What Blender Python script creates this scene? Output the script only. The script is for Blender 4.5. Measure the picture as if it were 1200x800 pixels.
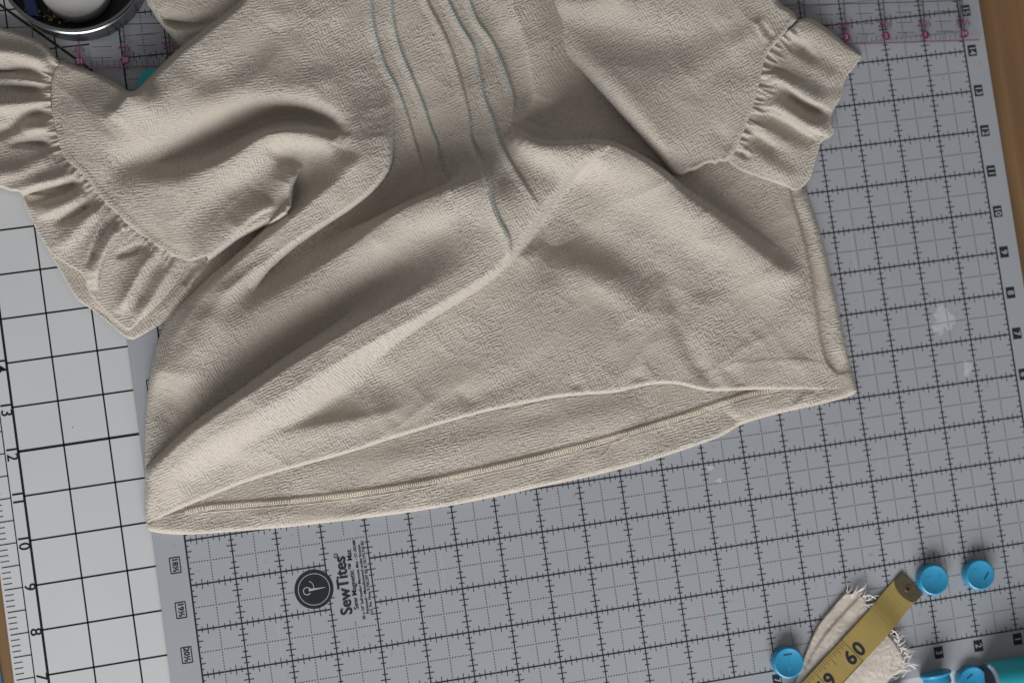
import bpy, bmesh, math, random
import numpy as np
from mathutils import Vector, Matrix

random.seed(7)
rng = np.random.default_rng(11)
scene = bpy.context.scene
for o in list(bpy.data.objects):
    bpy.data.objects.remove(o)
COL = scene.collection
IN = 0.0254                                   # the cutting mat is ruled in inches

# ------------------------------------------------------------------ camera
# 50 mm lens about 0.83 m above the table, tipped 8 degrees (solved from the ruled grid of the mat)
FPX = 1667.0
RV = np.array([3.071267616282206, -0.21075238378380284, 0.19741931485144093])
TV = np.array([0.3312842268945116, 0.1715314642699782, 0.8678180561777872])
_th = np.linalg.norm(RV); _k = RV / _th
_K = np.array([[0, -_k[2], _k[1]], [_k[2], 0, -_k[0]], [-_k[1], _k[0], 0]])
ROT = np.eye(3) + math.sin(_th) * _K + (1 - math.cos(_th)) * _K @ _K
CAM = -ROT.T @ TV

cam_data = bpy.data.cameras.new('camera')
cam = bpy.data.objects.new('camera', cam_data)
COL.objects.link(cam)
cam_data.sensor_fit = 'HORIZONTAL'
cam_data.sensor_width = 36.0
cam_data.lens = 36.0 * FPX / 1200.0
cam_data.clip_start = 0.02
cam_data.clip_end = 50.0
cam_data.dof.use_dof = True
cam_data.dof.focus_distance = 0.805
cam_data.dof.aperture_fstop = 5.0
M = Matrix.Identity(4)
for r in range(3):
    M[r][0] = ROT[0][r]; M[r][1] = -ROT[1][r]; M[r][2] = -ROT[2][r]; M[r][3] = CAM[r]
cam.matrix_world = M
scene.camera = cam

# ------------------------------------------------------------------ light
world = bpy.data.worlds.new('World'); scene.world = world
world.use_nodes = True
bg = world.node_tree.nodes['Background']
bg.inputs['Color'].default_value = (1.0, 0.985, 0.97, 1)
bg.inputs['Strength'].default_value = 0.235

def area_light(name, loc, target, sx, sy, power, col):
    ld = bpy.data.lights.new(name, 'AREA'); ld.shape = 'RECTANGLE'
    ld.size = sx; ld.size_y = sy; ld.energy = power; ld.color = col
    lo = bpy.data.objects.new(name, ld); COL.objects.link(lo)
    lo.location = loc
    lo.rotation_euler = (Vector(target) - Vector(loc)).to_track_quat('-Z', 'Y').to_euler()
    return lo
# the window: low, beyond the lower left edge of the picture
area_light('window_light', (-0.70, -1.64, 0.86), (-0.33, 0.2, 0.0), 1.9, 1.1, 72.0, (0.95, 0.975, 1.0))

vs = scene.view_settings
scene.display_settings.display_device = 'sRGB'
vs.view_transform = 'Standard'; vs.look = 'None'; vs.exposure = 0.0; vs.gamma = 1.0
vs.use_curve_mapping = False
scene.render.engine = 'CYCLES'

# ------------------------------------------------------------------ helpers: places
def place(px, py, z=0.0):
    """Point on the level z (metres) seen in direction (px, py); arrays allowed."""
    px = np.asarray(px, float); py = np.asarray(py, float); z = np.asarray(z, float)
    dc = np.stack([(px - 600) / FPX, (py - 400) / FPX, np.ones_like(px)], -1)
    d = dc @ ROT
    t = (z - CAM[2]) / d[..., 2]
    return CAM + d * t[..., None]

def spot(px, py, z=0.0):
    return Vector(place(px, py, z).tolist())

# ------------------------------------------------------------------ helpers: objects
def tag(o, label=None, cat=None, group=None, kind=None):
    if label: o['label'] = label
    if cat: o['category'] = cat
    if group: o['group'] = group
    if kind: o['kind'] = kind
    return o

def link(o, parent=None):
    COL.objects.link(o)
    if parent is not None:
        o.parent = parent
        o.matrix_parent_inverse = Matrix.Identity(4)
    return o

def empty(name, loc=(0, 0, 0), rz=0.0):
    o = bpy.data.objects.new(name, None)
    o.empty_display_size = 0.02
    o.location = loc; o.rotation_euler = (0, 0, rz)
    return link(o)

def mesh_obj(name, verts, faces, mat, parent=None, smooth=False):
    me = bpy.data.meshes.new(name)
    me.from_pydata([tuple(v) for v in verts], [], [tuple(f) for f in faces])
    me.materials.append(mat)
    if smooth:
        me.polygons.foreach_set('use_smooth', [True] * len(me.polygons))
    me.update()
    return link(bpy.data.objects.new(name, me), parent)

def bm_obj(name, bm, mat, parent=None, smooth=False):
    me = bpy.data.meshes.new(name)
    bm.normal_update(); bm.to_mesh(me); bm.free()
    me.materials.append(mat)
    if smooth:
        me.polygons.foreach_set('use_smooth', [True] * len(me.polygons))
    return link(bpy.data.objects.new(name, me), parent)

def slab(name, poly, z0, z1, mat, parent=None, bevel=0.0):
    """Flat plate: polygon (x, y) extruded from z0 to z1."""
    bm = bmesh.new()
    vs_ = [bm.verts.new((x, y, z1)) for x, y in poly]
    f = bm.faces.new(vs_)
    f.normal_update()
    if f.normal.z < 0: f.normal_flip()
    r = bmesh.ops.extrude_face_region(bm, geom=[f])
    for v in r['geom']:
        if isinstance(v, bmesh.types.BMVert): v.co.z = z0
    bmesh.ops.recalc_face_normals(bm, faces=bm.faces)
    if bevel:
        ed = [e for e in bm.edges if all(abs(v.co.z - z1) < 1e-7 for v in e.verts)]
        bmesh.ops.bevel(bm, geom=ed, offset=bevel, segments=2, affect='EDGES')
    return bm_obj(name, bm, mat, parent)

class Quads:
    """Collects flat printed strips, all on one level."""
    def __init__(self, z): self.v = []; self.f = []; self.z = z
    def bar(self, x0, y0, x1, y1, w):
        dx, dy = x1 - x0, y1 - y0
        L = math.hypot(dx, dy) or 1e-9
        nx, ny = -dy / L * w / 2, dx / L * w / 2
        n = len(self.v)
        self.v += [(x0 + nx, y0 + ny, self.z), (x0 - nx, y0 - ny, self.z), (x1 - nx, y1 - ny, self.z), (x1 + nx, y1 + ny, self.z)]
        self.f.append((n, n + 1, n + 2, n + 3))
    def build(self, name, mat, parent=None): return mesh_obj(name, self.v, self.f, mat, parent)

def text_mesh(name, body, size, loc, rz, mat, parent=None, bold=0.0, ax='CENTER', ay='CENTER', sx=1.0):
    cu = bpy.data.curves.new(name, 'FONT')
    cu.body = body; cu.size = size; cu.align_x = ax; cu.align_y = ay
    cu.offset = bold; cu.fill_mode = 'FRONT' if hasattr(cu, 'fill_mode') else cu.fill_mode
    cu.resolution_u = 3
    to = bpy.data.objects.new(name + '_text', cu); COL.objects.link(to)
    dg = bpy.context.evaluated_depsgraph_get()
    me = bpy.data.meshes.new_from_object(to.evaluated_get(dg))
    bpy.data.objects.remove(to); bpy.data.curves.remove(cu)
    me.name = name
    me.materials.clear(); me.materials.append(mat)
    o = bpy.data.objects.new(name, me)
    o.location = loc; o.rotation_euler = (0, 0, rz); o.scale = (sx, 1, 1)
    return link(o, parent)

def lathe(name, prof, n, mat, parent=None, loc=(0, 0, 0)):
    """prof: list of (radius, z); a radius of 0 closes the shape."""
    v = []; f = []; rings = []
    for r, z in prof:
        if r == 0:
            v.append((loc[0], loc[1], loc[2] + z)); rings.append([len(v) - 1] * n)
        else:
            s = len(v)
            for i in range(n):
                a = 2 * math.pi * i / n
                v.append((loc[0] + r * math.cos(a), loc[1] + r * math.sin(a), loc[2] + z))
            rings.append(list(range(s, s + n)))
    for A, B in zip(rings, rings[1:]):
        for i in range(n):
            j = (i + 1) % n
            q = []
            for t in (A[i], A[j], B[j], B[i]):
                if t not in q: q.append(t)
            if len(q) > 2: f.append(q)
    o = mesh_obj(name, v, f, mat, parent, smooth=True)
    o.data.set_sharp_from_angle(angle=math.radians(34))
    return o

def tube(name, pts, rad, mat, parent=None, n=6, taper=None):
    v = []; f = []
    add_tube(v, f, pts, rad, n, taper)
    return mesh_obj(name, v, f, mat, parent, smooth=True)

def add_tube(v, f, pts, rad, n=6, taper=None):
    pts = [Vector(p) for p in pts]
    s = len(v)
    for i, p in enumerate(pts):
        t = (pts[min(i + 1, len(pts) - 1)] - pts[max(i - 1, 0)]).normalized()
        a = t.cross(Vector((0, 0, 1)))
        if a.length < 1e-4: a = Vector((1, 0, 0))
        a.normalize(); b = t.cross(a)
        r = rad * (taper[i] if taper else 1.0)
        for k in range(n):
            an = 2 * math.pi * k / n
            v.append(tuple(p + a * r * math.cos(an) + b * r * math.sin(an)))
    for i in range(len(pts) - 1):
        for k in range(n):
            k2 = (k + 1) % n
            f.append((s + i * n + k, s + i * n + k2, s + (i + 1) * n + k2, s + (i + 1) * n + k))
    f.append(tuple(s + k for k in range(n))[::-1])
    e = s + (len(pts) - 1) * n
    f.append(tuple(e + k for k in range(n)))

# ------------------------------------------------------------------ helpers: materials
class NT:
    def __init__(self, name):
        self.m = bpy.data.materials.new(name); self.m.use_nodes = True
        self.t = self.m.node_tree; self.n = self.t.nodes; self.l = self.t.links
        self.b = self.n['Principled BSDF']; self.out = self.n['Material Output']
    def node(self, typ, **kw):
        x = self.n.new(typ)
        for k, v in kw.items():
            if k.startswith('i_'): x.inputs[k[2:].replace('_', ' ')].default_value = v
            else: setattr(x, k, v)
        return x
    def link(self, a, b): self.l.new(a, b)
    def math(self, op, a, b=None, c=None):
        x = self.n.new('ShaderNodeMath'); x.operation = op
        for i, q in enumerate((a, b, c)):
            if q is None: continue
            if isinstance(q, (int, float)): x.inputs[i].default_value = q
            else: self.l.new(q, x.inputs[i])
        return x.outputs[0]
    def mix(self, fac, a, b, mode='MIX'):
        x = self.n.new('ShaderNodeMix'); x.data_type = 'RGBA'; x.blend_type = mode
        for i, q in ((0, fac), (6, a), (7, b)):
            if isinstance(q, (int, float)): x.inputs[i].default_value = q
            elif isinstance(q, tuple): x.inputs[i].default_value = q if len(q) == 4 else (*q, 1)
            else: self.l.new(q, x.inputs[i])
        return x.outputs[2]
    def noise(self, vec, scale, detail=2.0, rough=0.5):
        x = self.node('ShaderNodeTexNoise'); x.inputs['Scale'].default_value = scale
        x.inputs['Detail'].default_value = detail; x.inputs['Roughness'].default_value = rough
        if vec is not None: self.l.new(vec, x.inputs['Vector'])
        return x
    def ramp(self, fac, stops):
        x = self.node('ShaderNodeValToRGB'); cr = x.color_ramp
        while len(cr.elements) < len(stops): cr.elements.new(0.5)
        for e, (p, c) in zip(cr.elements, stops):
            e.position = p; e.color = (*c, 1) if len(c) == 3 else c
        self.l.new(fac, x.inputs[0]); return x.outputs[0]
    def obj(self): return self.node('ShaderNodeTexCoord').outputs['Object']
    def uv(self): return self.node('ShaderNodeTexCoord').outputs['UV']
    def mapping(self, vec, scale=(1, 1, 1), rot=(0, 0, 0), loc=(0, 0, 0)):
        x = self.node('ShaderNodeMapping'); x.inputs['Scale'].default_value = scale
        x.inputs['Rotation'].default_value = rot; x.inputs['Location'].default_value = loc
        self.l.new(vec, x.inputs['Vector']); return x.outputs[0]
    def bump(self, h, dist, strength=1.0, prev=None):
        x = self.node('ShaderNodeBump'); x.inputs['Distance'].default_value = dist
        x.inputs['Strength'].default_value = strength
        self.l.new(h, x.inputs['Height'])
        if prev is not None: self.l.new(prev, x.inputs['Normal'])
        return x.outputs[0]

def plain(name, col, rough=0.6, metal=0.0, spec=0.5, vary=0.08, scale=400.0, bump=0.0):
    t = NT(name)
    n = t.noise(t.obj(), scale, 3.0)
    lo = tuple(c * (1 - vary) for c in col); hi = tuple(min(1, c * (1 + vary)) for c in col)
    t.link(t.mix(n.outputs['Fac'], lo, hi), t.b.inputs['Base Color'])
    t.b.inputs['Roughness'].default_value = rough
    t.b.inputs['Metallic'].default_value = metal
    t.b.inputs['Specular IOR Level'].default_value = spec
    if bump: t.link(t.bump(n.outputs['Fac'], bump, 0.6), t.b.inputs['Normal'])
    return t.m

def cloth_material(name, col, bump=1.0, cell=4.2, pitch=1.75):
    """Crepe weave: small groups of parallel cords, neighbouring groups at right angles. UV in millimetres."""
    t = NT(name)
    uv = t.uv()
    dn = t.noise(uv, 0.16, 3.0, 0.6)
    dv = t.node('ShaderNodeVectorMath', operation='SUBTRACT'); t.link(dn.outputs['Color'], dv.inputs[0]); dv.inputs[1].default_value = (0.5, 0.5, 0.5)
    ds = t.node('ShaderNodeVectorMath', operation='SCALE'); t.link(dv.outputs[0], ds.inputs[0]); ds.inputs['Scale'].default_value = 1.5
    ad = t.node('ShaderNodeVectorMath', operation='ADD'); t.link(uv, ad.inputs[0]); t.link(ds.outputs[0], ad.inputs[1])
    P = ad.outputs[0]
    vo = t.node('ShaderNodeTexVoronoi'); vo.inputs['Scale'].default_value = 1.0 / cell; vo.inputs['Randomness'].default_value = 0.85
    t.link(P, vo.inputs['Vector'])
    sc = t.node('ShaderNodeSeparateColor'); t.link(vo.outputs['Color'], sc.inputs[0])
    mask = t.math('GREATER_THAN', sc.outputs[0], 0.5)
    sx = t.node('ShaderNodeSeparateXYZ'); t.link(P, sx.inputs[0])
    ph = t.math('MULTIPLY', t.noise(P, 0.28, 2.0).outputs['Fac'], 2.6)
    w = math.pi / pitch
    wa = t.math('ABSOLUTE', t.math('SINE', t.math('ADD', t.math('MULTIPLY', sx.outputs[0], w), ph)))
    wb = t.math('ABSOLUTE', t.math('SINE', t.math('ADD', t.math('MULTIPLY', sx.outputs[1], w), ph)))
    cords = t.math('ADD', t.math('MULTIPLY', wa, mask), t.math('MULTIPLY', wb, t.math('SUBTRACT', 1.0, mask)))
    amp = t.noise(P, 0.42, 2.0)
    brk = t.math('MULTIPLY', cords, t.math('MAXIMUM', t.math('MULTIPLY_ADD', amp.outputs['Fac'], 3.4, -0.95), 0.1))
    # crumpled ground between the cords
    na = t.noise(t.mapping(P, (0.22, 0.85, 1)), 1.0, 2.0)
    nb = t.noise(t.mapping(P, (0.85, 0.22, 1), loc=(31, 7, 0)), 1.0, 2.0)
    crumple = t.math('ADD', t.math('MULTIPLY', na.outputs['Fac'], mask), t.math('MULTIPLY', nb.outputs['Fac'], t.math('SUBTRACT', 1.0, mask)))
    fine = t.noise(uv, 2.3, 3.0, 0.65)
    # how crisp the crinkle is varies over the cloth
    wear = t.math('MULTIPLY_ADD', t.noise(uv, 0.03, 3.0).outputs['Fac'], 2.4, -0.35)
    h = t.math('ADD', t.math('MULTIPLY', t.math('ADD', t.math('MULTIPLY', brk, 0.8), t.math('MULTIPLY', crumple, 1.3)), wear),
               t.math('MULTIPLY', fine.outputs['Fac'], 0.75))
    t.link(t.bump(h, 0.00050 * bump, 1.0), t.b.inputs['Normal'])
    big = t.noise(uv, 0.03, 3.0)
    c0 = tuple(c * k for c, k in zip(col, (0.95, 0.90, 0.85))); c1 = tuple(min(1, c * k) for c, k in zip(col, (1.05, 1.05, 1.045)))
    c = t.mix(big.outputs['Fac'], c0, c1)
    fl = t.ramp(fine.outputs['Fac'], [(0.28, (0.80, 0.76, 0.70)), (0.52, (1, 1, 1)), (1, (1.0, 1.0, 1.0))])
    c = t.mix(0.9, c, fl, 'MULTIPLY')
    fibre = t.noise(t.mapping(uv, (1.2, 5.0, 1), rot=(0, 0, 0.6)), 1.0, 2.0, 0.7)
    c = t.mix(0.5, c, t.ramp(fibre.outputs['Fac'], [(0.3, (0.86, 0.83, 0.79)), (0.6, (1, 1, 1))]), 'MULTIPLY')
    slub = t.ramp(t.noise(t.mapping(uv, (0.5, 0.5, 1)), 1.0, 1.0).outputs['Fac'], [(0.74, (1, 1, 1)), (0.80, (0.62, 0.52, 0.40))])
    c = t.mix(0.8, c, slub, 'MULTIPLY')
    t.link(c, t.b.inputs['Base Color'])
    t.b.inputs['Roughness'].default_value = 0.92
    t.b.inputs['Specular IOR Level'].default_value = 0.235
    t.b.inputs['Sheen Weight'].default_value = 0.235
    t.b.inputs['Sheen Roughness'].default_value = 0.5
    return t.m

M_LINEN = cloth_material('linen_crepe', (0.482, 0.440, 0.389))
M_SCRAP = cloth_material('scrap_muslin', (0.66, 0.60, 0.54), bump=1.5, cell=2.6, pitch=1.0)
M_THREAD = plain('ecru_thread', (0.62, 0.53, 0.43), 0.8, vary=0.12)
M_LOOSE = plain('pale_thread', (0.78, 0.73, 0.68), 0.8)
M_TEAL_THREAD = plain('teal_thread', (0.22, 0.44, 0.50), 0.7, vary=0.3, scale=900)
M_INK = plain('black_ink', (0.022, 0.024, 0.029), 0.8, spec=0.12, vary=0.25, scale=250)
M_BOARD_INK = plain('board_black_ink', (0.014, 0.014, 0.016), 0.8, spec=0.12, vary=0.2)
M_PALE_INK = plain('pale_ink', (0.36, 0.37, 0.38), 0.6)
M_MAGENTA = plain('magenta_ink', (0.15, 0.03, 0.08), 0.6, spec=0.2)
M_RULER_INK = plain('ruler_black_ink', (0.045, 0.045, 0.05), 0.5)
M_SMUDGE = plain('white_smudge', (0.385, 0.405, 0.44), 0.7, vary=0.22, scale=260)

def mat_surface():
    t = NT('grey_mat_vinyl'); ob = t.obj()
    n = t.noise(ob, 9.0, 4.0); g = t.noise(ob, 1500.0, 2.0)
    c = t.mix(n.outputs['Fac'], (0.288, 0.296, 0.316), (0.340, 0.348, 0.368))
    c = t.mix(t.math('MULTIPLY', g.outputs['Fac'], 0.35), c, (0.24, 0.25, 0.27))
    # pen specks left by earlier projects
    reg = t.ramp(t.noise(ob, 11.0, 2.0).outputs['Fac'], [(0.52, (0, 0, 0)), (0.62, (1, 1, 1))])
    sp = t.ramp(t.noise(t.mapping(ob, (1.0, 0.45, 1.0), rot=(0, 0, 0.3)), 320.0, 2.0).outputs['Fac'], [(0.66, (0, 0, 0)), (0.72, (1, 1, 1))])
    f1 = t.math('MULTIPLY', t.math('MULTIPLY', reg, sp), 0.55)
    c = t.mix(f1, c, (0.42, 0.10, 0.15))
    reg2 = t.ramp(t.noise(t.mapping(ob, loc=(3, 5, 0)), 13.0, 2.0).outputs['Fac'], [(0.53, (0, 0, 0)), (0.64, (1, 1, 1))])
    sp2 = t.ramp(t.noise(t.mapping(ob, (0.6, 1.0, 1.0), loc=(9, 1, 0)), 300.0, 2.0).outputs['Fac'], [(0.67, (0, 0, 0)), (0.74, (1, 1, 1))])
    c = t.mix(t.math('MULTIPLY', t.math('MULTIPLY', reg2, sp2), 0.6), c, (0.06, 0.17, 0.30))
    for k, (rz, sc) in enumerate(((0.4, 30.0), (-0.9, 24.0), (1.35, 36.0))):
        v = t.mapping(ob, (1.0, 0.012, 1.0), rot=(0, 0, rz), loc=(k * 3.1, k, 0))
        st = t.ramp(t.noise(v, sc * 14, 1.0).outputs['Fac'], [(0.715, (0, 0, 0)), (0.74, (1, 1, 1))])
        rg = t.ramp(t.noise(t.mapping(ob, loc=(k * 5, 2, 0)), 16.0, 2.0).outputs['Fac'], [(0.5, (0, 0, 0)), (0.65, (1, 1, 1))])
        c = t.mix(t.math('MULTIPLY', t.math('MULTIPLY', st, rg), 0.35), c, (0.40, 0.41, 0.43))
    t.link(c, t.b.inputs['Base Color'])
    t.b.inputs['Roughness'].default_value = 0.62
    t.b.inputs['Specular IOR Level'].default_value = 0.3
    t.link(t.bump(g.outputs['Fac'], 0.00006, 0.6), t.b.inputs['Normal'])
    return t.m
M_MAT = mat_surface()

def board_surface():
    t = NT('white_board_vinyl'); ob = t.obj()
    n = t.noise(ob, 14.0, 4.0); g = t.noise(ob, 900.0, 2.0)
    c = t.mix(n.outputs['Fac'], (0.46, 0.46, 0.465), (0.53, 0.53, 0.53))
    sp = t.ramp(t.noise(ob, 210.0, 1.0).outputs['Fac'], [(0.80, (0, 0, 0)), (0.83, (1, 1, 1))])
    c = t.mix(t.math('MULTIPLY', sp, 0.7), c, (0.10, 0.10, 0.10))
    t.link(c, t.b.inputs['Base Color']); t.b.inputs['Roughness'].default_value = 0.6
    t.link(t.bump(g.outputs['Fac'], 0.00005, 0.5), t.b.inputs['Normal'])
    return t.m
M_BOARD = board_surface()

def wood():
    t = NT('table_wood'); ob = t.obj()
    v = t.mapping(ob, (14.0, 0.9, 1.0), rot=(0, 0, -0.03))
    n = t.noise(v, 3.2, 6.0, 0.62)
    f = t.noise(t.mapping(ob, (140.0, 5.0, 1.0)), 3.0, 4.0, 0.6)
    c = t.ramp(n.outputs['Fac'], [(0.30, (0.105, 0.054, 0.022)), (0.5, (0.205, 0.110, 0.046)), (0.72, (0.285, 0.160, 0.070))])
    c = t.mix(t.math('MULTIPLY', f.outputs['Fac'], 0.6), c, (0.13, 0.072, 0.034))
    t.link(c, t.b.inputs['Base Color']); t.b.inputs['Roughness'].default_value = 0.5
    t.link(t.bump(f.outputs['Fac'], 0.0002, 0.5), t.b.inputs['Normal'])
    return t.m
M_WOOD = wood()

def acrylic():
    t = NT('clear_acrylic')
    tr = t.node('ShaderNodeBsdfTransparent'); tr.inputs[0].default_value = (0.975, 0.97, 0.975, 1)
    gl = t.node('ShaderNodeBsdfGlossy'); gl.inputs['Roughness'].default_value = 0.235
    mx = t.node('ShaderNodeMixShader')
    mx.inputs[0].default_value = 0.015; t.link(tr.outputs[0], mx.inputs[1]); t.link(gl.outputs[0], mx.inputs[2])
    t.link(mx.outputs[0], t.out.inputs['Surface'])
    return t.m
M_ACRYLIC = acrylic()

def plastic(name, col, rough=0.32):
    t = NT(name); ob = t.obj()
    n = t.noise(ob, 160.0, 3.0)
    t.link(t.mix(n.outputs['Fac'], tuple(c * 0.86 for c in col), tuple(min(1, c * 1.1) for c in col)), t.b.inputs['Base Color'])
    t.b.inputs['Roughness'].default_value = rough
    t.link(t.bump(t.noise(ob, 700.0, 2.0).outputs['Fac'], 0.00008, 0.5), t.b.inputs['Normal'])
    t.b.inputs['Subsurface Weight'].default_value = 0.0
    return t.m
M_BLUE = plastic('blue_plastic', (0.022, 0.225, 0.40))
M_BLUE_DARK = plain('scuffed_recess', (0.012, 0.05, 0.09), 0.5)
M_BLUE_SCUFF = plain('blue_scuff', (0.02, 0.20, 0.36), 0.6)
M_TEAL = plastic('teal_plastic', (0.012, 0.34, 0.40), 0.3)
M_NAVY = plastic('navy_plastic', (0.02, 0.06, 0.22), 0.35)
M_STEEL = plain('tin_steel', (0.19, 0.195, 0.20), 0.24, metal=1.0, vary=0.1, scale=60)
M_TIN_IN = plain('tin_inside', (0.03, 0.03, 0.03), 0.45, metal=0.6)
M_WHITE = plain('white_disc_plastic', (0.52, 0.51, 0.49), 0.5, vary=0.03)
M_BRASS = plain('brass_pin', (0.45, 0.33, 0.12), 0.35, metal=1.0)
M_CHROME = plain('bright_ring', (0.7, 0.7, 0.7), 0.2, metal=1.0)

def tape_mat():
    t = NT('tape_yellow'); ob = t.obj()
    n = t.noise(t.mapping(ob, (1.0, 0.2, 1.0), rot=(0, 0, -0.83)), 320.0, 4.0, 0.65); g = t.noise(ob, 60.0, 3.0)
    c = t.mix(n.outputs['Fac'], (0.26, 0.18, 0.048), (0.385, 0.28, 0.088))
    c = t.mix(t.math('MULTIPLY', g.outputs['Fac'], 0.4), c, (0.25, 0.19, 0.07))
    t.link(c, t.b.inputs['Base Color']); t.b.inputs['Roughness'].default_value = 0.42
    t.link(t.bump(n.outputs['Fac'], 0.00012, 0.6), t.b.inputs['Normal'])
    return t.m
M_TAPE = tape_mat()
M_TAPE_END = plain('tarnished_metal', (0.105, 0.082, 0.048), 0.5, metal=0.5, vary=0.45, scale=450, bump=0.0002)
M_COPPER = plain('copper_eyelet', (0.36, 0.20, 0.08), 0.35, metal=1.0)

# ------------------------------------------------------------------ cloth as modelled relief
def spline(pts, attrs, step=7.0):
    """Catmull-Rom through pts (N,2); attrs dict name->list or scalar, interpolated alike."""
    p = np.array(pts, float); n = len(p)
    A = {k: (np.full(n, float(v)) if np.isscalar(v) else np.array(v, float)) for k, v in attrs.items()}
    out = []; oa = {k: [] for k in A}
    for i in range(n - 1):
        p0 = p[max(i - 1, 0)]; p1 = p[i]; p2 = p[i + 1]; p3 = p[min(i + 2, n - 1)]
        m = max(1, int(np.hypot(*(p2 - p1)) / step))
        for j in range(m):
            t = j / m
            out.append(0.5 * ((2 * p1) + (-p0 + p2) * t + (2 * p0 - 5 * p1 + 4 * p2 - p3) * t * t + (-p0 + 3 * p1 - 3 * p2 + p3) * t ** 3))
            for k in A: oa[k].append(A[k][i] * (1 - t) + A[k][i + 1] * t)
    out.append(p[-1])
    for k in A: oa[k].append(A[k][-1])
    return np.array(out), {k: np.array(v) for k, v in oa.items()}

def nearest(X, Y, c, attrs, exact=True):
    """Distance, side and attributes of the nearest point on the polyline c."""
    wsum = np.zeros(X.shape); best = np.full(X.shape, 1e9); side = np.zeros(X.shape); at = {k: np.zeros(X.shape) for k in attrs}
    for i in range(len(c) - 1):
        ax, ay = c[i]; dx, dy = c[i + 1] - c[i]
        L2 = dx * dx + dy * dy + 1e-12
        rx = X - ax; ry = Y - ay
        t = np.clip((rx * dx + ry * dy) / L2, 0, 1)
        ex = rx - t * dx; ey = ry - t * dy
        d2 = ex * ex + ey * ey
        m = d2 < best
        best[m] = d2[m]
        side[m] = ((dx * ry - dy * rx) / math.sqrt(L2))[m]
        if exact:
            for k in attrs:
                v = attrs[k]
                at[k][m] = (v[i] + (v[i + 1] - v[i]) * t)[m]
        else:
            wgt = math.sqrt(L2) / (d2 + 1.0) ** 3
            wsum += wgt
            for k in attrs:
                v = attrs[k]
                at[k] += wgt * (v[i] + (v[i + 1] - v[i]) * t)
    best = np.sqrt(best)
    if not exact:
        for k in attrs: at[k] /= wsum
    return best, np.clip(side / (best + 1e-6), -1, 1), at

def add_fold(X, Y, H, pts, h, a, b, core=0.0, cap=True, pw=2.0, rd=''):
    """Raise a fold along pts by h (mm). a / b: widths (px) left / right of travel; core: flat top half width."""
    n = len(pts)
    h = [float(h)] * n if np.ndim(h) == 0 else list(h)
    c, at = spline(pts, dict(h=h, a=a, b=b, c=core))
    if cap:
        s = np.r_[0, np.cumsum(np.hypot(*np.diff(c, axis=0).T))]; L = s[-1]
        e = min(18.0, L * 0.3)
        at['h'] = at['h'] * np.clip(s / e, 0, 1) ** 1.0 * np.clip((L - s) / e, 0, 1)
    R = max(at['a'].max(), at['b'].max()) * 2.4 + at['c'].max() + 2
    m = (X > c[:, 0].min() - R) & (X < c[:, 0].max() + R) & (Y > c[:, 1].min() - R) & (Y < c[:, 1].max() + R)
    if not m.any(): return
    d, sd, q = nearest(X[m], Y[m], c, at, False)
    w = q['b'] + (q['a'] - q['b']) * (0.5 - 0.5 * sd)
    u = np.maximum(d - q['c'], 0) / w
    f = np.exp(-u ** pw)
    if rd:                                        # rounded lip with a clean foot on the named side(s)
        k = np.clip((14 - w) / 6, 0, 1) * np.where(sd < 0, 'a' in rd, 'b' in rd)
        f = f * (1 - k) + np.sqrt(np.maximum(0, 1 - (u / 1.7) ** 2)) * k
    H[m] += q['h'] * f

def tps(ctrl, X, Y, lam=4.0):
    c = np.array(ctrl, float); p = c[:, :2] / 100.0; z = c[:, 2]; n = len(c)
    def U(r2): return np.where(r2 > 1e-12, 0.5 * r2 * np.log(np.maximum(r2, 1e-12)), 0)
    r2 = ((p[:, None] - p[None]) ** 2).sum(-1)
    K = U(r2) + np.eye(n) * lam * 0.01
    Pm = np.c_[np.ones(n), p]
    A = np.block([[K, Pm], [Pm.T, np.zeros((3, 3))]])
    w = np.linalg.solve(A, np.r_[z, 0, 0, 0])
    x = X / 100.0; y = Y / 100.0
    out = w[n] + w[n + 1] * x + w[n + 2] * y
    for i in range(n):
        out = out + w[i] * U((x - p[i, 0]) ** 2 + (y - p[i, 1]) ** 2)
    return out

def inside(X, Y, poly):
    ins = np.zeros(X.shape, bool)
    n = len(poly)
    for i in range(n):
        x0, y0 = poly[i]; x1, y1 = poly[(i + 1) % n]
        if y0 == y1: continue
        c = (y0 > Y) != (y1 > Y)
        ins ^= c & (X < (x1 - x0) * (Y - y0) / (y1 - y0) + x0)
    return ins

def vnoise(X, Y, s, seed, oct=2):
    """Smooth value noise, period-free, about -1..1."""
    r = np.random.default_rng(seed); out = 0; amp = 1.0
    for o in range(oct):
        g = r.uniform(-1, 1, (256, 256))
        x = X / s + 300.3; y = Y / s + 300.7
        xi = np.floor(x).astype(int); yi = np.floor(y).astype(int)
        fx = x - xi; fy = y - yi
        fx = fx * fx * (3 - 2 * fx); fy = fy * fy * (3 - 2 * fy)
        g00 = g[yi % 256, xi % 256]; g10 = g[yi % 256, (xi + 1) % 256]; g01 = g[(yi + 1) % 256, xi % 256]; g11 = g[(yi + 1) % 256, (xi + 1) % 256]
        out = out + amp * ((g00 * (1 - fx) + g10 * fx) * (1 - fy) + (g01 * (1 - fx) + g11 * fx) * fy)
        s = s / 2; amp *= 0.5
    return out

def creases(X, Y, seed, s=46.0, stretch=1.7, ang=0.6):
    """Faint sharp-backed wrinkles, -1..0."""
    c, q = math.cos(ang), math.sin(ang)
    u = (X * c + Y * q) / stretch; v = -X * q + Y * c
    w = 9 * vnoise(X, Y, 60, seed + 7, 1)
    return -np.abs(vnoise(u + w, v - w, s, seed, 2))

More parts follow.
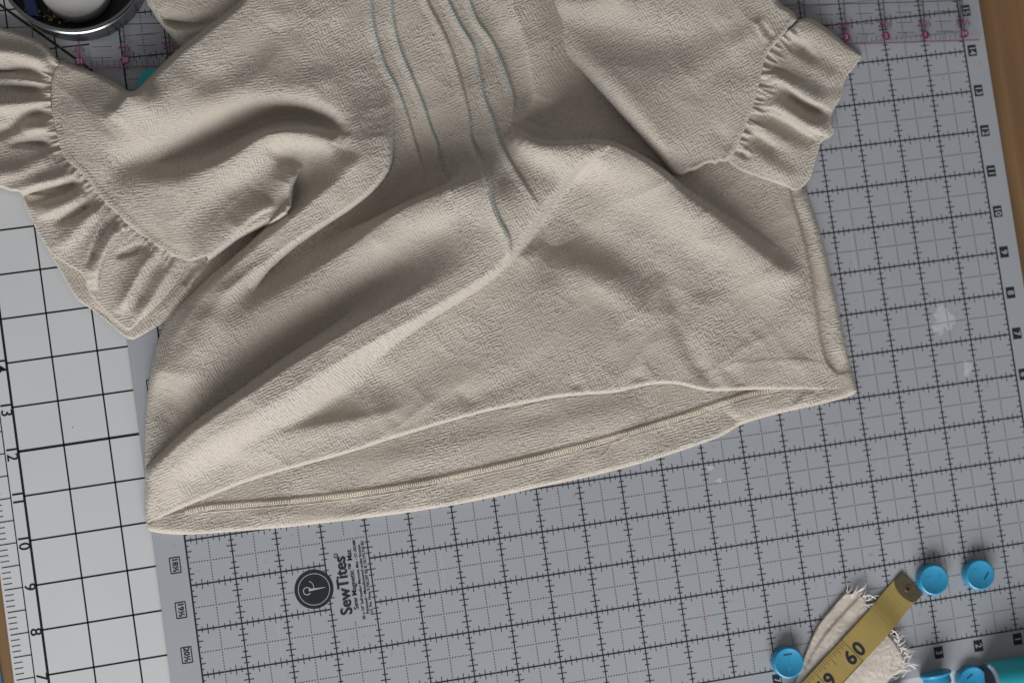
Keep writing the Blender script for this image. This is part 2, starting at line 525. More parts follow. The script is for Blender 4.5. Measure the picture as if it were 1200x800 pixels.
class Relief:
    """A piece of cloth: outline (px), edge roll, height function (mm) -> mesh(es)."""
    def __init__(self, outline, step, hfun, zbase=0.0, smooth_outline=True):
        # outline rows: (x, y, roll radius px, edge height mm)
        o = np.array(outline, float)
        cl = np.vstack([o, o[:1]])
        if smooth_outline:
            c, at = spline(cl[:, :2], dict(r=cl[:, 2], e=cl[:, 3]), 4.0)
        else:
            c, at = cl[:, :2], dict(r=cl[:, 2], e=cl[:, 3])
        self.c, self.at, self.step, self.hfun, self.zb = c, at, step, hfun, zbase
        x0, y0 = c.min(0) - step * 2; x1, y1 = c.max(0) + step * 2
        gx = np.arange(x0, x1, step); gy = np.arange(y0, y1, step)
        GX, GY = np.meshgrid(gx, gy); sh = GX.shape
        ins = inside(GX, GY, c[:-1])
        cell = ins[:-1, :-1] | ins[1:, :-1] | ins[:-1, 1:] | ins[1:, 1:]
        used = np.zeros(sh, bool)
        used[:-1, :-1] |= cell; used[1:, :-1] |= cell; used[:-1, 1:] |= cell; used[1:, 1:] |= cell
        X = GX[used].copy(); Y = GY[used].copy(); I = ins[used]
        # pull outside corners onto the outline
        ox, oy = X[~I], Y[~I]
        bx = np.zeros(len(ox)); by = np.zeros(len(ox)); bd = np.full(len(ox), 1e9)
        for i in range(len(c) - 1):
            dx, dy = c[i + 1] - c[i]; L2 = dx * dx + dy * dy + 1e-12
            t = np.clip(((ox - c[i, 0]) * dx + (oy - c[i, 1]) * dy) / L2, 0, 1)
            qx = c[i, 0] + t * dx; qy = c[i, 1] + t * dy
            d2 = (ox - qx) ** 2 + (oy - qy) ** 2
            m = d2 < bd
            bd[m] = d2[m]; bx[m] = qx[m]; by[m] = qy[m]
        X[~I] = bx; Y[~I] = by
        H = hfun(X, Y)
        rmax = at['r'].max()
        d, _, q = nearest(X, Y, c, at) if rmax > 0 else (None, None, None)
        if rmax > 0:
            r = np.maximum(q['r'], 1e-3)
            t = np.clip(d / r, 0, 1)
            f = np.sqrt(np.maximum(0, 1 - (1 - t) ** 2))
            lo = np.minimum(q['e'], H)
            H = np.where(q['r'] > 0.2, lo + (H - lo) * f, H)
        idx = -np.ones(sh, int); idx[used] = np.arange(used.sum())
        a = idx[:-1, :-1][cell]; b = idx[:-1, 1:][cell]; cc = idx[1:, 1:][cell]; dd = idx[1:, :-1][cell]
        self.F = np.stack([a, dd, cc, b], 1)
        self.X, self.Y, self.H = X, Y, H
        self.co = place(X, Y, zbase + H * 0.001)
        # smooth normals over the whole relief
        p = self.co; f = self.F
        n = np.cross(p[f[:, 2]] - p[f[:, 0]], p[f[:, 3]] - p[f[:, 1]])
        N = np.zeros_like(p)
        for k in range(4): np.add.at(N, f[:, k], n)
        N /= np.linalg.norm(N, axis=1)[:, None] + 1e-20
        if N[:, 2].mean() < 0: N = -N; self.F = self.F[:, ::-1]
        self.N = N
        self.grid = (x0, y0, step, idx)
    def height(self, x, y):
        x0, y0, s, idx = self.grid
        i = int(round((y - y0) / s)); j = int(round((x - x0) / s))
        i = min(max(i, 0), idx.shape[0] - 1); j = min(max(j, 0), idx.shape[1] - 1)
        k = idx[i, j]
        if k < 0: k = int(np.argmin((self.X - x) ** 2 + (self.Y - y) ** 2))
        return float(self.H[k])
    def at_point(self, x, y, lift=0.0):
        return spot(x, y, self.zb + (self.height(x, y) + lift) * 0.001)
    def mesh(self, name, mat, parent, rot=0.0, sel=None, shift=(0, 0), shear=0.22):
        F = self.F if sel is None else self.F[sel]
        u, inv = np.unique(F, return_inverse=True)
        F = inv.reshape(-1, 4)
        co = self.co[u]; N = self.N[u]; X = self.X[u]; Y = self.Y[u]; H = self.H[u]
        me = bpy.data.meshes.new(name)
        me.vertices.add(len(co)); me.vertices.foreach_set('co', co.astype(np.float32).ravel())
        me.loops.add(F.size); me.loops.foreach_set('vertex_index', F.astype(np.int32).ravel())
        me.polygons.add(len(F)); me.polygons.foreach_set('loop_start', np.arange(0, F.size, 4, dtype=np.int32))
        me.polygons.foreach_set('use_smooth', np.ones(len(F), bool))
        me.update(calc_edges=True)
        # cloth coordinates in millimetres; slack taken up where the cloth climbs
        s = 0.508
        U = X * s + shear * H; V = -Y * s + shear * H
        cr, sr = math.cos(rot), math.sin(rot)
        uvx = U * cr - V * sr + shift[0]; uvy = U * sr + V * cr + shift[1]
        uvl = me.uv_layers.new(name='UVMap')
        fl = F.ravel()
        uvl.data.foreach_set('uv', np.stack([uvx[fl], uvy[fl]], 1).astype(np.float32).ravel())
        me.normals_split_custom_set_from_vertices(N.astype(np.float32).tolist())
        me.materials.append(mat)
        return link(bpy.data.objects.new(name, me), parent)

# ================================================================== SETTING: table
TABLE_Z = -0.0062
tb = slab('table', [(-1.6, -1.2), (1.2, -1.2), (1.2, 1.2), (-1.6, 1.2)], -0.04, TABLE_Z, M_WOOD)
tag(tb, kind='structure')

# ================================================================== white cutting board (under the grey mat)
BOARD_Z = -0.0024
wb_pts = {(0, 11): (28.3, 580.7), (0, 10): (35.7, 633), (0, 9): (43.3, 685.7), (0, 8): (50, 738), (0, 7): (56.7, 790.7),
          (1, 11): (81.7, 572.3), (1, 10): (88.3, 624.7), (1, 9): (95.7, 677.3), (1, 8): (102.7, 729.3),
          (2, 11): (135, 564.7), (2, 10): (141.7, 616.3), (2, 9): (149, 668.3), (2, 8): (155.7, 720.7), (2, 7): (162.3, 772.3)}
_k = list(wb_pts); _w = place([wb_pts[k][0] for k in _k], [wb_pts[k][1] for k in _k], BOARD_Z)[:, :2]
_a = np.array(_k, float)
_ac = _a - _a.mean(0); _wc = _w - _w.mean(0)
_z = (_ac[:, 0] + 1j * _ac[:, 1]); _y = (_wc[:, 0] + 1j * _wc[:, 1])
_s = (np.conj(_z) @ _y) / (np.conj(_z) @ _z)
WB_S = abs(_s); WB_R = float(np.angle(_s))
_o = _w.mean(0) - np.array([(_s * complex(*_a.mean(0))).real, (_s * complex(*_a.mean(0))).imag])
print('board scale in/in', WB_S / IN, 'rot', math.degrees(WB_R))
board = empty('cutting_board', (_o[0], _o[1], BOARD_Z), WB_R)
tag(board, 'white cutting board with bold black one inch grid, lying under the grey mat', 'cutting board')
U = WB_S
LEFTM = -0.74
def rrect(x0, y0, x1, y1, r, n=5):
    out = []
    for cx, cy, a0 in ((x1 - r, y0 + r, -90), (x1 - r, y1 - r, 0), (x0 + r, y1 - r, 90), (x0 + r, y0 + r, 180)):
        for i in range(n + 1):
            a = math.radians(a0 + 90 * i / n)
            out.append((cx + r * math.cos(a), cy + r * math.sin(a)))
    return out
slab('board_plate', rrect(LEFTM * U, -2 * U, 21.5 * U, 24.7 * U, 0.006), -0.0036, 0.0, M_BOARD, board, 0.0004)
g = Quads(0.00010)
for i in range(0, 4):
    g.bar(i * U, 0, i * U, 24 * U, 0.0014 if i == 0 else 0.0009)
for j in range(0, 24):
    g.bar(0, j * U, 3.6 * U, j * U, 0.0014 if j % 12 == 0 else 0.0009)
g.build('grid_line', M_BOARD_INK, board)
g = Quads(0.00014)
_cb, _sb = math.cos(-WB_R), math.sin(-WB_R)
def board_local(px, py):
    p = spot(px, py, BOARD_Z); x, y = p.x - _o[0], p.y - _o[1]
    return x * _cb - y * _sb, x * _sb + y * _cb
_d0, _d1 = board_local(-20, -8), board_local(118, 90)
g.bar(*_d0, *_d1, 0.0015)
g.bar(-0.29 * U, 0, -0.29 * U, 24 * U, 0.0006)
for j in range(0, 24 * 8):
    L = 0.40 if j % 8 == 0 else (0.34 if j % 4 == 0 else 0.21)
    x = -0.29 if j % 4 == 0 else -0.47
    if j % 4 == 0: g.bar((-0.29) * U, j * U / 8, -0.68 * U, j * U / 8, 0.0005)
    else: g.bar(-0.50 * U, j * U / 8, -0.69 * U, j * U / 8, 0.0004)
g.build('scale_mark', M_BOARD_INK, board)
for j in range(7, 15):
    text_mesh('numeral', str(j), 0.0088, (-0.145 * U, (j - 0.02) * U, 0.00012), -math.pi / 2, M_BOARD_INK, board, bold=0.00008)

# ================================================================== grey magnetic cutting mat
mat_root = empty('cutting_mat', (0, 0, 0))
tag(mat_root, 'grey gridded sewing mat with rounded corners and black numbered edges beneath the blouse', 'cutting mat')
slab('mat_sheet', rrect(-20.70 * IN, -0.72 * IN, 0.57 * IN, 23.7 * IN, 0.012), -0.0023, 0.0, M_MAT, mat_root, 0.0004)
W1, W2 = 0.00076, 0.00046
g = Quads(0.00008)
for i in range(0, 21):
    g.bar(-i * IN, 0, -i * IN, 23 * IN, W1 if i not in (0, 20) else 0.0010)
g.build('column_line', M_INK, mat_root)
g = Quads(0.00012)
for j in range(0, 24):
    if j in (3, 4):
        g.bar(-20 * IN, j * IN, -17 * IN, j * IN, W1); g.bar(-16 * IN, j * IN, 0, j * IN, W1)
    else: g.bar(-20 * IN, j * IN, 0, j * IN, W1)
g.build('row_line', M_INK, mat_root)
g = Quads(0.00010)
for i in range(0, 21):
    for j in range(0, 23 * 8):
        if j % 4 == 0: continue
        L = 0.112 if j % 4 == 2 else 0.062
        lo = -i * IN - (L * IN if i < 20 else 0); hi = -i * IN + (L * IN if i > 0 else 0)
        g.bar(lo, j * IN / 8, hi, j * IN / 8, W2)
for j in range(0, 24):
    for i in range(0, 20 * 8):
        if i % 4 == 0: continue
        if j in (3, 4) and 16 < i / 8 < 17: continue
        L = 0.112 if i % 4 == 2 else 0.062
        lo = j * IN - (L * IN if j > 0 else 0); hi = j * IN + (L * IN if j < 23 else 0)
        g.bar(-i * IN / 8, lo, -i * IN / 8, hi, W2)
g.build('tick_mark', M_INK, mat_root)
g = Quads(0.00009)
for i in range(0, 20):                          # broken half-inch lines
    x = -(i + 0.5) * IN
    for j in range(0, 23):
        for k in range(16):
            if k in (0,): continue
            y = (j + k / 16) * IN
            if i == 16 and 2.65 < j + k / 16 < 4.6: continue
            if k == 8: continue
            g.bar(x, y - 0.0004, x, y + 0.0004, W2)
for j in range(0, 23):
    y = (j + 0.5) * IN
    for i in range(0, 20):
        for k in range(16):
            if k in (0,): continue
            x = -(i + k / 16) * IN
            if j == 3 and 16 < i + k / 16 < 17: continue
            g.bar(x - 0.0004, y, x + 0.0004, y, W2)
g.build('dotted_line', M_INK, mat_root)

def label_tile(txt, x, y, inverse=True):
    w, h = 0.0056, 0.0069
    tl = None
    if inverse:
        q = Quads(0.00010); q.bar(x - w / 2, y, x + w / 2, y, h)
        tl = q.build('number_tile', M_INK, mat_root)
        text_mesh('numeral', txt, 0.0056, (x, y, 0.00016), -math.pi / 2, M_PALE_INK, tl, bold=0.00006)
    else:
        h = 0.0088
        q = Quads(0.00010)
        q.bar(x - w / 2, y - h / 2, x - w / 2, y + h / 2, 0.0006); q.bar(x + w / 2, y - h / 2, x + w / 2, y + h / 2, 0.0006)
        q.bar(x - w / 2, y - h / 2, x + w / 2, y - h / 2, 0.0006); q.bar(x - w / 2, y + h / 2, x + w / 2, y + h / 2, 0.0006)
        tl = q.build('number_frame', M_INK, mat_root)
        text_mesh('numeral', txt, 0.0045, (x, y, 0.00014), -math.pi / 2, M_INK, tl, bold=0.00012)
for j in range(5, 16):
    label_tile(str(j), 0.19 * IN, j * IN)
for i in (1, 2, 3, 4, 5, 6, 7):
    label_tile(str(i), -i * IN, -0.225 * IN)
for j, txt in ((14.5, '8½'), (13.5, '9½'), (8.5, '14½'), (4.5, '18½'), (3.5, '19½'), (2.5, '20½'), (1.5, '21½')):
    label_tile(txt, -20.28 * IN, j * IN, False)

# the maker's mark: white-on-black needle badge and lettering
c = spot(368, 690); bd = empty('maker_badge', (0, 0, 0)); bd.parent = mat_root
def disc(name, cx, cy, r, z, mat, parent, n=48):
    return mesh_obj(name, [(cx + r * math.cos(2 * math.pi * i / n), cy + r * math.sin(2 * math.pi * i / n), z) for i in range(n)], [tuple(range(n))], mat, parent)
def ring(name, cx, cy, r, w, z, mat, parent, a0=0.0, a1=2 * math.pi, n=48):
    q = Quads(z)
    for i in range(n):
        p = a0 + (a1 - a0) * i / n; s = a0 + (a1 - a0) * (i + 1) / n
        q.bar(cx + r * math.cos(p), cy + r * math.sin(p), cx + r * math.cos(s), cy + r * math.sin(s), w)
    return q.build(name, mat, parent)
bpy.data.objects.remove(bd)
badge = disc('maker_badge', c.x, c.y, 0.0111, 0.00018, M_INK, mat_root)
ring('badge_ring', c.x, c.y, 0.0089, 0.00035, 0.00024, M_PALE_INK, badge)
dirx = Vector((math.cos(0.0), math.sin(0.0)))
nv = [(c.x - 0.0030, c.y + 0.0007, 0.00026), (c.x - 0.0030, c.y - 0.0007, 0.00026), (c.x + 0.0066, c.y + 0.0001, 0.00026), (c.x + 0.0066, c.y + 0.0003, 0.00026)]
mesh_obj('badge_needle', nv, [(0, 1, 2, 3)], M_PALE_INK, badge)
ring('badge_thread', c.x - 0.0040, c.y - 0.0004, 0.0021, 0.0005, 0.00025, M_PALE_INK, badge, 0.4, 5.6, 24)
ring('badge_thread', c.x - 0.0036, c.y + 0.0016, 0.0036, 0.00035, 0.00025, M_PALE_INK, badge, -0.6, 1.2, 14)
def mat_text(body, px, py, size, bold=0.0, sx=1.0):
    p = spot(px, py)
    return text_mesh('lettering', body, size, (p.x, p.y, 0.00016), math.pi / 2, M_INK, mat_root, bold=bold, ax='LEFT', ay='BOTTOM_BASELINE', sx=sx)
mat_text('SewTites', 413.0, 719, 0.0094, 0.00024, 0.97)
text_mesh('lettering', '®', 0.0034, (spot(394, 651).x, spot(394, 651).y, 0.00016), math.pi / 2, M_INK, mat_root, bold=0.0001)
mat_text('Sew Magnetic™ Mat', 420.5, 713.5, 0.0040, 0.00006, 1.03)
mat_text('20 x 24" Self-healing Magnetic Mat • ST-2024M', 428.5, 725.5, 0.0023, 0.00004, 1.05)
mat_text('Patented • Manufactured under license', 432.6, 718.5, 0.0023, 0.00004, 1.10)
mat_text('U.S. Pat. Nos. 9,750,297 B2 & 10,779,713 B2', 437.3, 719.5, 0.0023, 0.00004, 1.02)

def smudge(px, py, rx, ry, seed, n=40):
    r = random.Random(seed); v = []
    for i in range(n):
        a = 2 * math.pi * i / n
        k = 1 + 0.22 * math.sin(3 * a + seed) + 0.14 * math.sin(7 * a + 2 * seed) + r.uniform(-0.12, 0.12)
        p = spot(px + rx * k * math.cos(a), py + ry * k * math.sin(a), 0.00006)
        v.append(tuple(p))
    mesh_obj('chalk_smudge', v, [tuple(range(n))], M_SMUDGE, mat_root)
smudge(1105, 374, 12, 17, 1); smudge(1134, 431, 5, 9, 2); smudge(832, 548, 5, 3, 3); smudge(842, 563, 4, 3, 5)

# ================================================================== clear ruler
rl0 = spot(140, 80.0, 0.003); rl1 = spot(1150, 47.5, 0.003)
rdir = (rl1 - rl0); rlen = rdir.length; rang = math.atan2(rdir.y, rdir.x)
ruler = empty('quilting_ruler', (rl1.x, rl1.y, 0.0005), rang)
tag(ruler, 'clear acrylic quilting ruler with magenta inch dots along the top', 'ruler')
RX0, RX1 = -24.3 * IN, 0.02 * IN
slab('ruler_blade', [(RX0, 0), (RX1, 0), (RX1, 6.0 * IN), (RX0, 6.0 * IN)], 0.0, 0.0024, M_ACRYLIC, ruler, 0.0003)
g = Quads(0.00252); gp = Quads(0.00256)
gp.bar(RX0, 0.0004, RX1 - 0.002, 0.0004, 0.0007)
dot_at = (spot(1085, 42.5, 0.003) - rl1); DX = -dot_at.to_2d().length
M_RULER_EDGE = plain('ruler_edge_ink', (0.17, 0.045, 0.10), 0.5)
pi_ = 0
for i in range(0, 24):
    x = DX + (1 - i) * IN
    if x < RX0 + 0.005: break
    g.bar(x, 0.003, x, 6 * IN, 0.0007)
    for k in range(1, 8):
        L = 0.009 if k == 4 else (0.005 if k % 2 else 0.0065)
        g.bar(x - k * IN / 8, 0.0012, x - k * IN / 8, L * 0.75, 0.00035)
    for yy in (0.25, 0.5, 0.75):
        g.bar(x - 0.72 * IN, yy * IN, x - 0.28 * IN, yy * IN, 0.0004)
    g.bar(x - IN, IN, x, IN, 0.0006)
    if i in (0, 1, 2, 3, 4, 18, 19, 20, 21, 22, 23):
        dt = disc('inch_dot', x, 0.0046, 0.0027, 0.0026, M_MAGENTA, ruler, 24)
        text_mesh('numeral', str(i if i else 24), 0.0036, (x, 0.0046, 0.00268), 0, M_PALE_INK, dt)
        text_mesh('numeral', str(24 - i) + '½', 0.0052, (x, 0.0118, 0.0026), 0, M_MAGENTA, ruler, bold=0.0001)
g.bar(RX1 - 0.0125, 0.003, RX1 - 0.0125, 6 * IN, 0.0007)
g.build('ruler_line', M_RULER_INK, ruler)
gp.build('edge_line', M_RULER_EDGE, ruler)
text_mesh('lettering', 'QUILTING RULER'[:0] + 'NON-SLIP 6 x 24', 0.0022, (-0.0065, 0.013, 0.0026), math.pi / 2, M_RULER_INK, ruler) if False else None

# ================================================================== BLOUSE
blouse = empty('blouse', (0, 0, 0))
tag(blouse, 'beige crinkled linen blouse with ruffled sleeves and teal stitched pintucks, laid on the mats', 'blouse')

# ---- back panel: inside of the back with its turned-up hem, seen through the hem opening
HEMST = [(215, 598), (240, 592), (290, 588), (340, 584), (420, 575), (500, 562), (560, 549), (600, 540), (650, 528), (700, 515), (750, 500), (800, 485), (850, 468), (880, 459), (915, 452)]
def h_back(X, Y):
    H = np.full(X.shape, 2.6) + 0.5 * vnoise(X, Y, 60, 3) + 0.6 * creases(X, Y, 13, 40, 2.2, -0.2)
    hs, at = spline([(150, 606)] + HEMST + [(1010, 432)], dict(a=0.0))
    d, sd, _ = nearest(X, Y, hs, at)
    band = np.where(sd > 0, 1, 0)
    H += 0.8 * (1 / (1 + np.exp(-np.where(sd > 0, d, -d) / 0.9)))
    # puckers of the hem band
    s = X + 0.15 * Y
    H += 0.55 * np.exp(-((d - 16) / 14) ** 2) * band * (np.sin(s / 21.0) + 0.7 * np.sin(s / 9.3 + 1) + 0.8 * vnoise(X, Y, 26, 5))
    add_fold(X, Y, H, [(330, 560), (500, 530), (650, 500), (760, 475)], 1.6, 16, 22)
    # right hand side seam, standing a little higher and with a lengthwise valley
    add_fold(X, Y, H, [(930, 215), (950, 262), (967, 320), (980, 380), (992, 425)], 2.0, 10, 14)
    add_fold(X, Y, H, [(936, 240), (950, 290), (962, 350), (972, 410), (985, 440)], -1.0, 7, 7)
    add_fold(X, Y, H, [(930, 480), (945, 462), (950, 455)], 1.6, 5, 8)
    add_fold(X, Y, H, [(868, 497), (852, 484), (845, 478)], -1.2, 6, 5)
    return H
back = Relief([(172, 614, 3, .5), (173, 620, 4, .3), (185, 624, 7, .2), (220, 626, 6, .2), (280, 622, 6, .2), (340, 617, 6, .2), (400, 610, 6, .2), (480, 600, 6, .2), (560, 586, 6, .2),
               (640, 569, 6, .2), (700, 556, 6, .2), (760, 540, 6, .2), (810, 524, 6, .2), (845, 511, 6, .2), (870, 497, 6, .2), (910, 485, 6, .2), (960, 474, 7, .2), (990, 466, 6, .2), (1003, 460, 5, .3),
               (1003, 452, 5, .3), (994, 420, 6, .2), (985, 375, 6, .2), (975, 330, 6, .2), (963, 280, 6, .2), (950, 240, 6, .2), (940, 218, 6, .2), (905, 200, 0, 0), (860, 230, 0, 0), (860, 400, 0, 0), (700, 430, 0, 0), (450, 490, 0, 0), (250, 550, 0, 0), (200, 590, 0, 0)],
              1.25, h_back)
back.mesh('back_panel', M_LINEN, blouse, rot=-0.25, shift=(400, 0))
# overlocked edge of the hem: loops of thread crossing the raw edge
def overlock():
    v = []; f = []
    hs, _ = spline(HEMST, dict(a=0.0), 2.6)
    r = random.Random(4)
    for i in range(1, len(hs) - 1):
        t = hs[i + 1] - hs[i - 1]; t /= np.hypot(*t) + 1e-9
        n = np.array([-t[1], t[0]])
        for (s0, s1, k0, k1) in ((-2.4, 4.2, 0, 0.9), (4.2, -2.0, 0.9, 1.8)):
            p0 = hs[i] + n * (s0 + r.uniform(-.7, .7)) + t * k0; p1 = hs[i] + n * (s1 + r.uniform(-.5, .5)) + t * k1
            pm = (p0 + p1) / 2
            add_tube(v, f, [back.at_point(*p0, 0.1), back.at_point(*pm, 0.5), back.at_point(*p1, 0.15)], 0.00017, 4)
    for off in (4.6, 8.5):
        prev = None
        pts = []
        for i in range(0, len(hs)):
            t = hs[min(i + 1, len(hs) - 1)] - hs[max(i - 1, 0)]; t /= np.hypot(*t) + 1e-9
            n = np.array([-t[1], t[0]])
            pts.append(back.at_point(*(hs[i] + n * off), 0.12 if i % 2 else 0.0))
        add_tube(v, f, pts, 0.0002, 4)
    o = mesh_obj('overlock_stitching', v, f, M_THREAD, blouse, smooth=True)
    tag(o, 'overlocked stitching along the inside hem', kind='stuff')
overlock()
def loose_thread(rel, pts, rad=0.00025, parent=None, mat=None, lift=(0.3, 2.0)):
    c, _ = spline(pts, dict(a=0.0), 2.0)
    n = len(c)
    v = [rel.at_point(*p, lift[0] + lift[1] * math.sin(math.pi * i / (n - 1))) for i, p in enumerate(c)]
    return tube('loose_thread', v, rad, mat or M_LOOSE, parent, 5)
loose_thread(back, [(704, 535), (712, 529), (717, 521), (727, 516), (738, 509)], rad=0.00018, parent=blouse, lift=(0.2, 0.8), mat=M_THREAD)

# ---- front, with the left sleeve flowing out of it
FRONT_BASE = [(172, 615, 3), (235, 586, 5), (300, 560, 7), (480, 508, 9), (640, 468, 9), (790, 450, 9), (900, 456, 7), (1000, 455, 3.5),
    (960, 390, 6), (945, 300, 7), (925, 222, 6), (300, 530, 8), (450, 470, 10), (600, 430, 10), (750, 400, 10), (850, 400, 9), (700, 320, 9), (660, 270, 8), (700, 240, 8), (850, 330, 8),
    (680, 100, 3), (740, 170, 3), (850, 235, 4), (680, 0, 4), (680, -40, 4), (800, 100, 3), (900, 260, 5),
    (540, 60, 15), (565, 165, 19), (600, 195, 21), (545, 210, 16), (480, 60, 15), (540, -40, 16), (470, -40, 17), (520, 250, 12), (450, 310, 7), (600, 60, 14),
    (200, 450, 7), (175, 520, 4), (185, 400, 5), (250, 350, 6), (330, 290, 3), (285, 300, 3), (400, 250, 4), (470, 190, 4), (500, 170, 6),
    (350, 60, 24), (400, 100, 22), (330, -40, 25), (420, -40, 22), (300, 40, 25), (220, 90, 25), (155, 135, 17), (110, 125, 11), (115, 97, 7), (70, 100, 7), (250, 110, 22), (70, 160, 9),
    (120, 160, 15), (110, 205, 11), (150, 230, 13), (180, 275, 10), (210, 285, 9), (230, 250, 13), (300, 210, 12), (310, 240, 8), (390, 190, 15), (380, 220, 8)]
TUCKS = [
    [(434, -40), (435, 0), (437, 25), (443, 50), (452, 78), (463, 98), (471, 117), (479, 142), (487, 170), (498, 208)],
    [(458, -40), (459, 0), (461, 25), (470, 60), (485, 95), (497, 125), (505, 150), (513, 170), (515, 186), (521, 203), (528, 222)],
    [(488, -40), (500, 0), (513, 25), (527, 55), (537, 85), (545, 115), (551, 142), (551, 158), (560, 182), (573, 202), (577, 232), (585, 256), (597, 279), (598, 300)],
    [(508, -40), (525, 0), (540, 30), (555, 55), (562, 85), (568, 115), (578, 140), (585, 165), (598, 190), (614, 215), (628, 236)],
    [(535, -40), (550, 0), (560, 25), (575, 45), (587, 70), (595, 90), (602, 113), (602, 125), (599, 138)]]
SEAM_L = [(67, 73), (59, 88), (57, 110), (60, 140), (66, 165), (75, 187), (95, 207), (120, 236), (150, 265), (180, 289), (205, 303), (222, 306)]
SEAM_R = [(934, 23), (915, 46), (899, 66), (892, 92), (885, 120), (875, 147), (862, 175), (853, 190)]

def h_front(X, Y):
    H = tps(FRONT_BASE, X, Y)
    H += 0.35 * vnoise(X, Y, 70, 21) + 0.15 * vnoise(X, Y, 24, 22) + 1.0 * creases(X, Y, 24, 52, 2.0, -0.6) + 0.5 * creases(X, Y, 27, 30, 1.6, 0.8)
    A = lambda *a, **k: add_fold(X, Y, H, *a, **k)
    # long fold sweeping from the lower left hem corner up to the right (overhanging lower lip)
    A([(172, 566), (200, 540), (240, 507), (292, 474), (345, 440), (400, 407), (445, 381), (500, 352), (550, 325), (585, 302), (606, 276), (640, 228), (665, 196), (692, 172)],
      [7, 14, 20, 24, 25, 24, 22, 20, 18, 17, 17, 17, 14, 6], [6, 6, 7, 8, 9, 10, 14, 26, 50, 70, 70, 60, 45, 30], [34, 36, 38, 36, 30, 18, 10, 7, 6.5, 6, 6, 6, 6, 8],
      core=[2, 5, 6, 8, 10, 11, 11, 9, 6, 3, 2, 2, 2, 2], cap=False, rd='ab')
    A([(612, 300), (648, 248), (676, 210), (700, 188)], [-4, -8, -8, -4], 5, 34)
    # second fold above it
    A([(590, 205), (560, 212), (527, 224), (500, 234), (470, 248), (440, 269), (400, 299), (350, 334), (300, 366), (255, 397), (220, 432), (196, 470)],
      [3, 13, 19, 22, 23, 22, 19, 16, 14, 11, 8, 3], 46, [24, 16, 6, 5, 5, 8, 16, 24, 30, 34, 34, 30], cap=True, rd='b')
    # bulge under the left sleeve with a crisp overhanging lip
    A([(430, 60), (435, 100), (438, 135), (441, 162), (441, 184), (435, 197), (421, 212), (398, 231), (369, 251), (338, 274), (303, 300), (277, 321), (252, 345), (226, 376), (206, 412), (193, 455)],
      [0, 3, 10, 18, 21, 22, 22, 22, 21, 20, 18, 15, 12, 9, 6, 2], [18, 14, 8, 4.5, 3.5, 3.5, 3.5, 3.5, 4, 5, 8, 14, 20, 28, 34, 36], [60, 55, 45, 36, 30, 26, 24, 20, 15, 10, 7, 7, 8, 10, 13, 18], core=[6, 7, 9, 12, 13, 14, 15, 14, 12, 9, 7, 6, 6, 6, 5, 5], rd='ab')
    return H

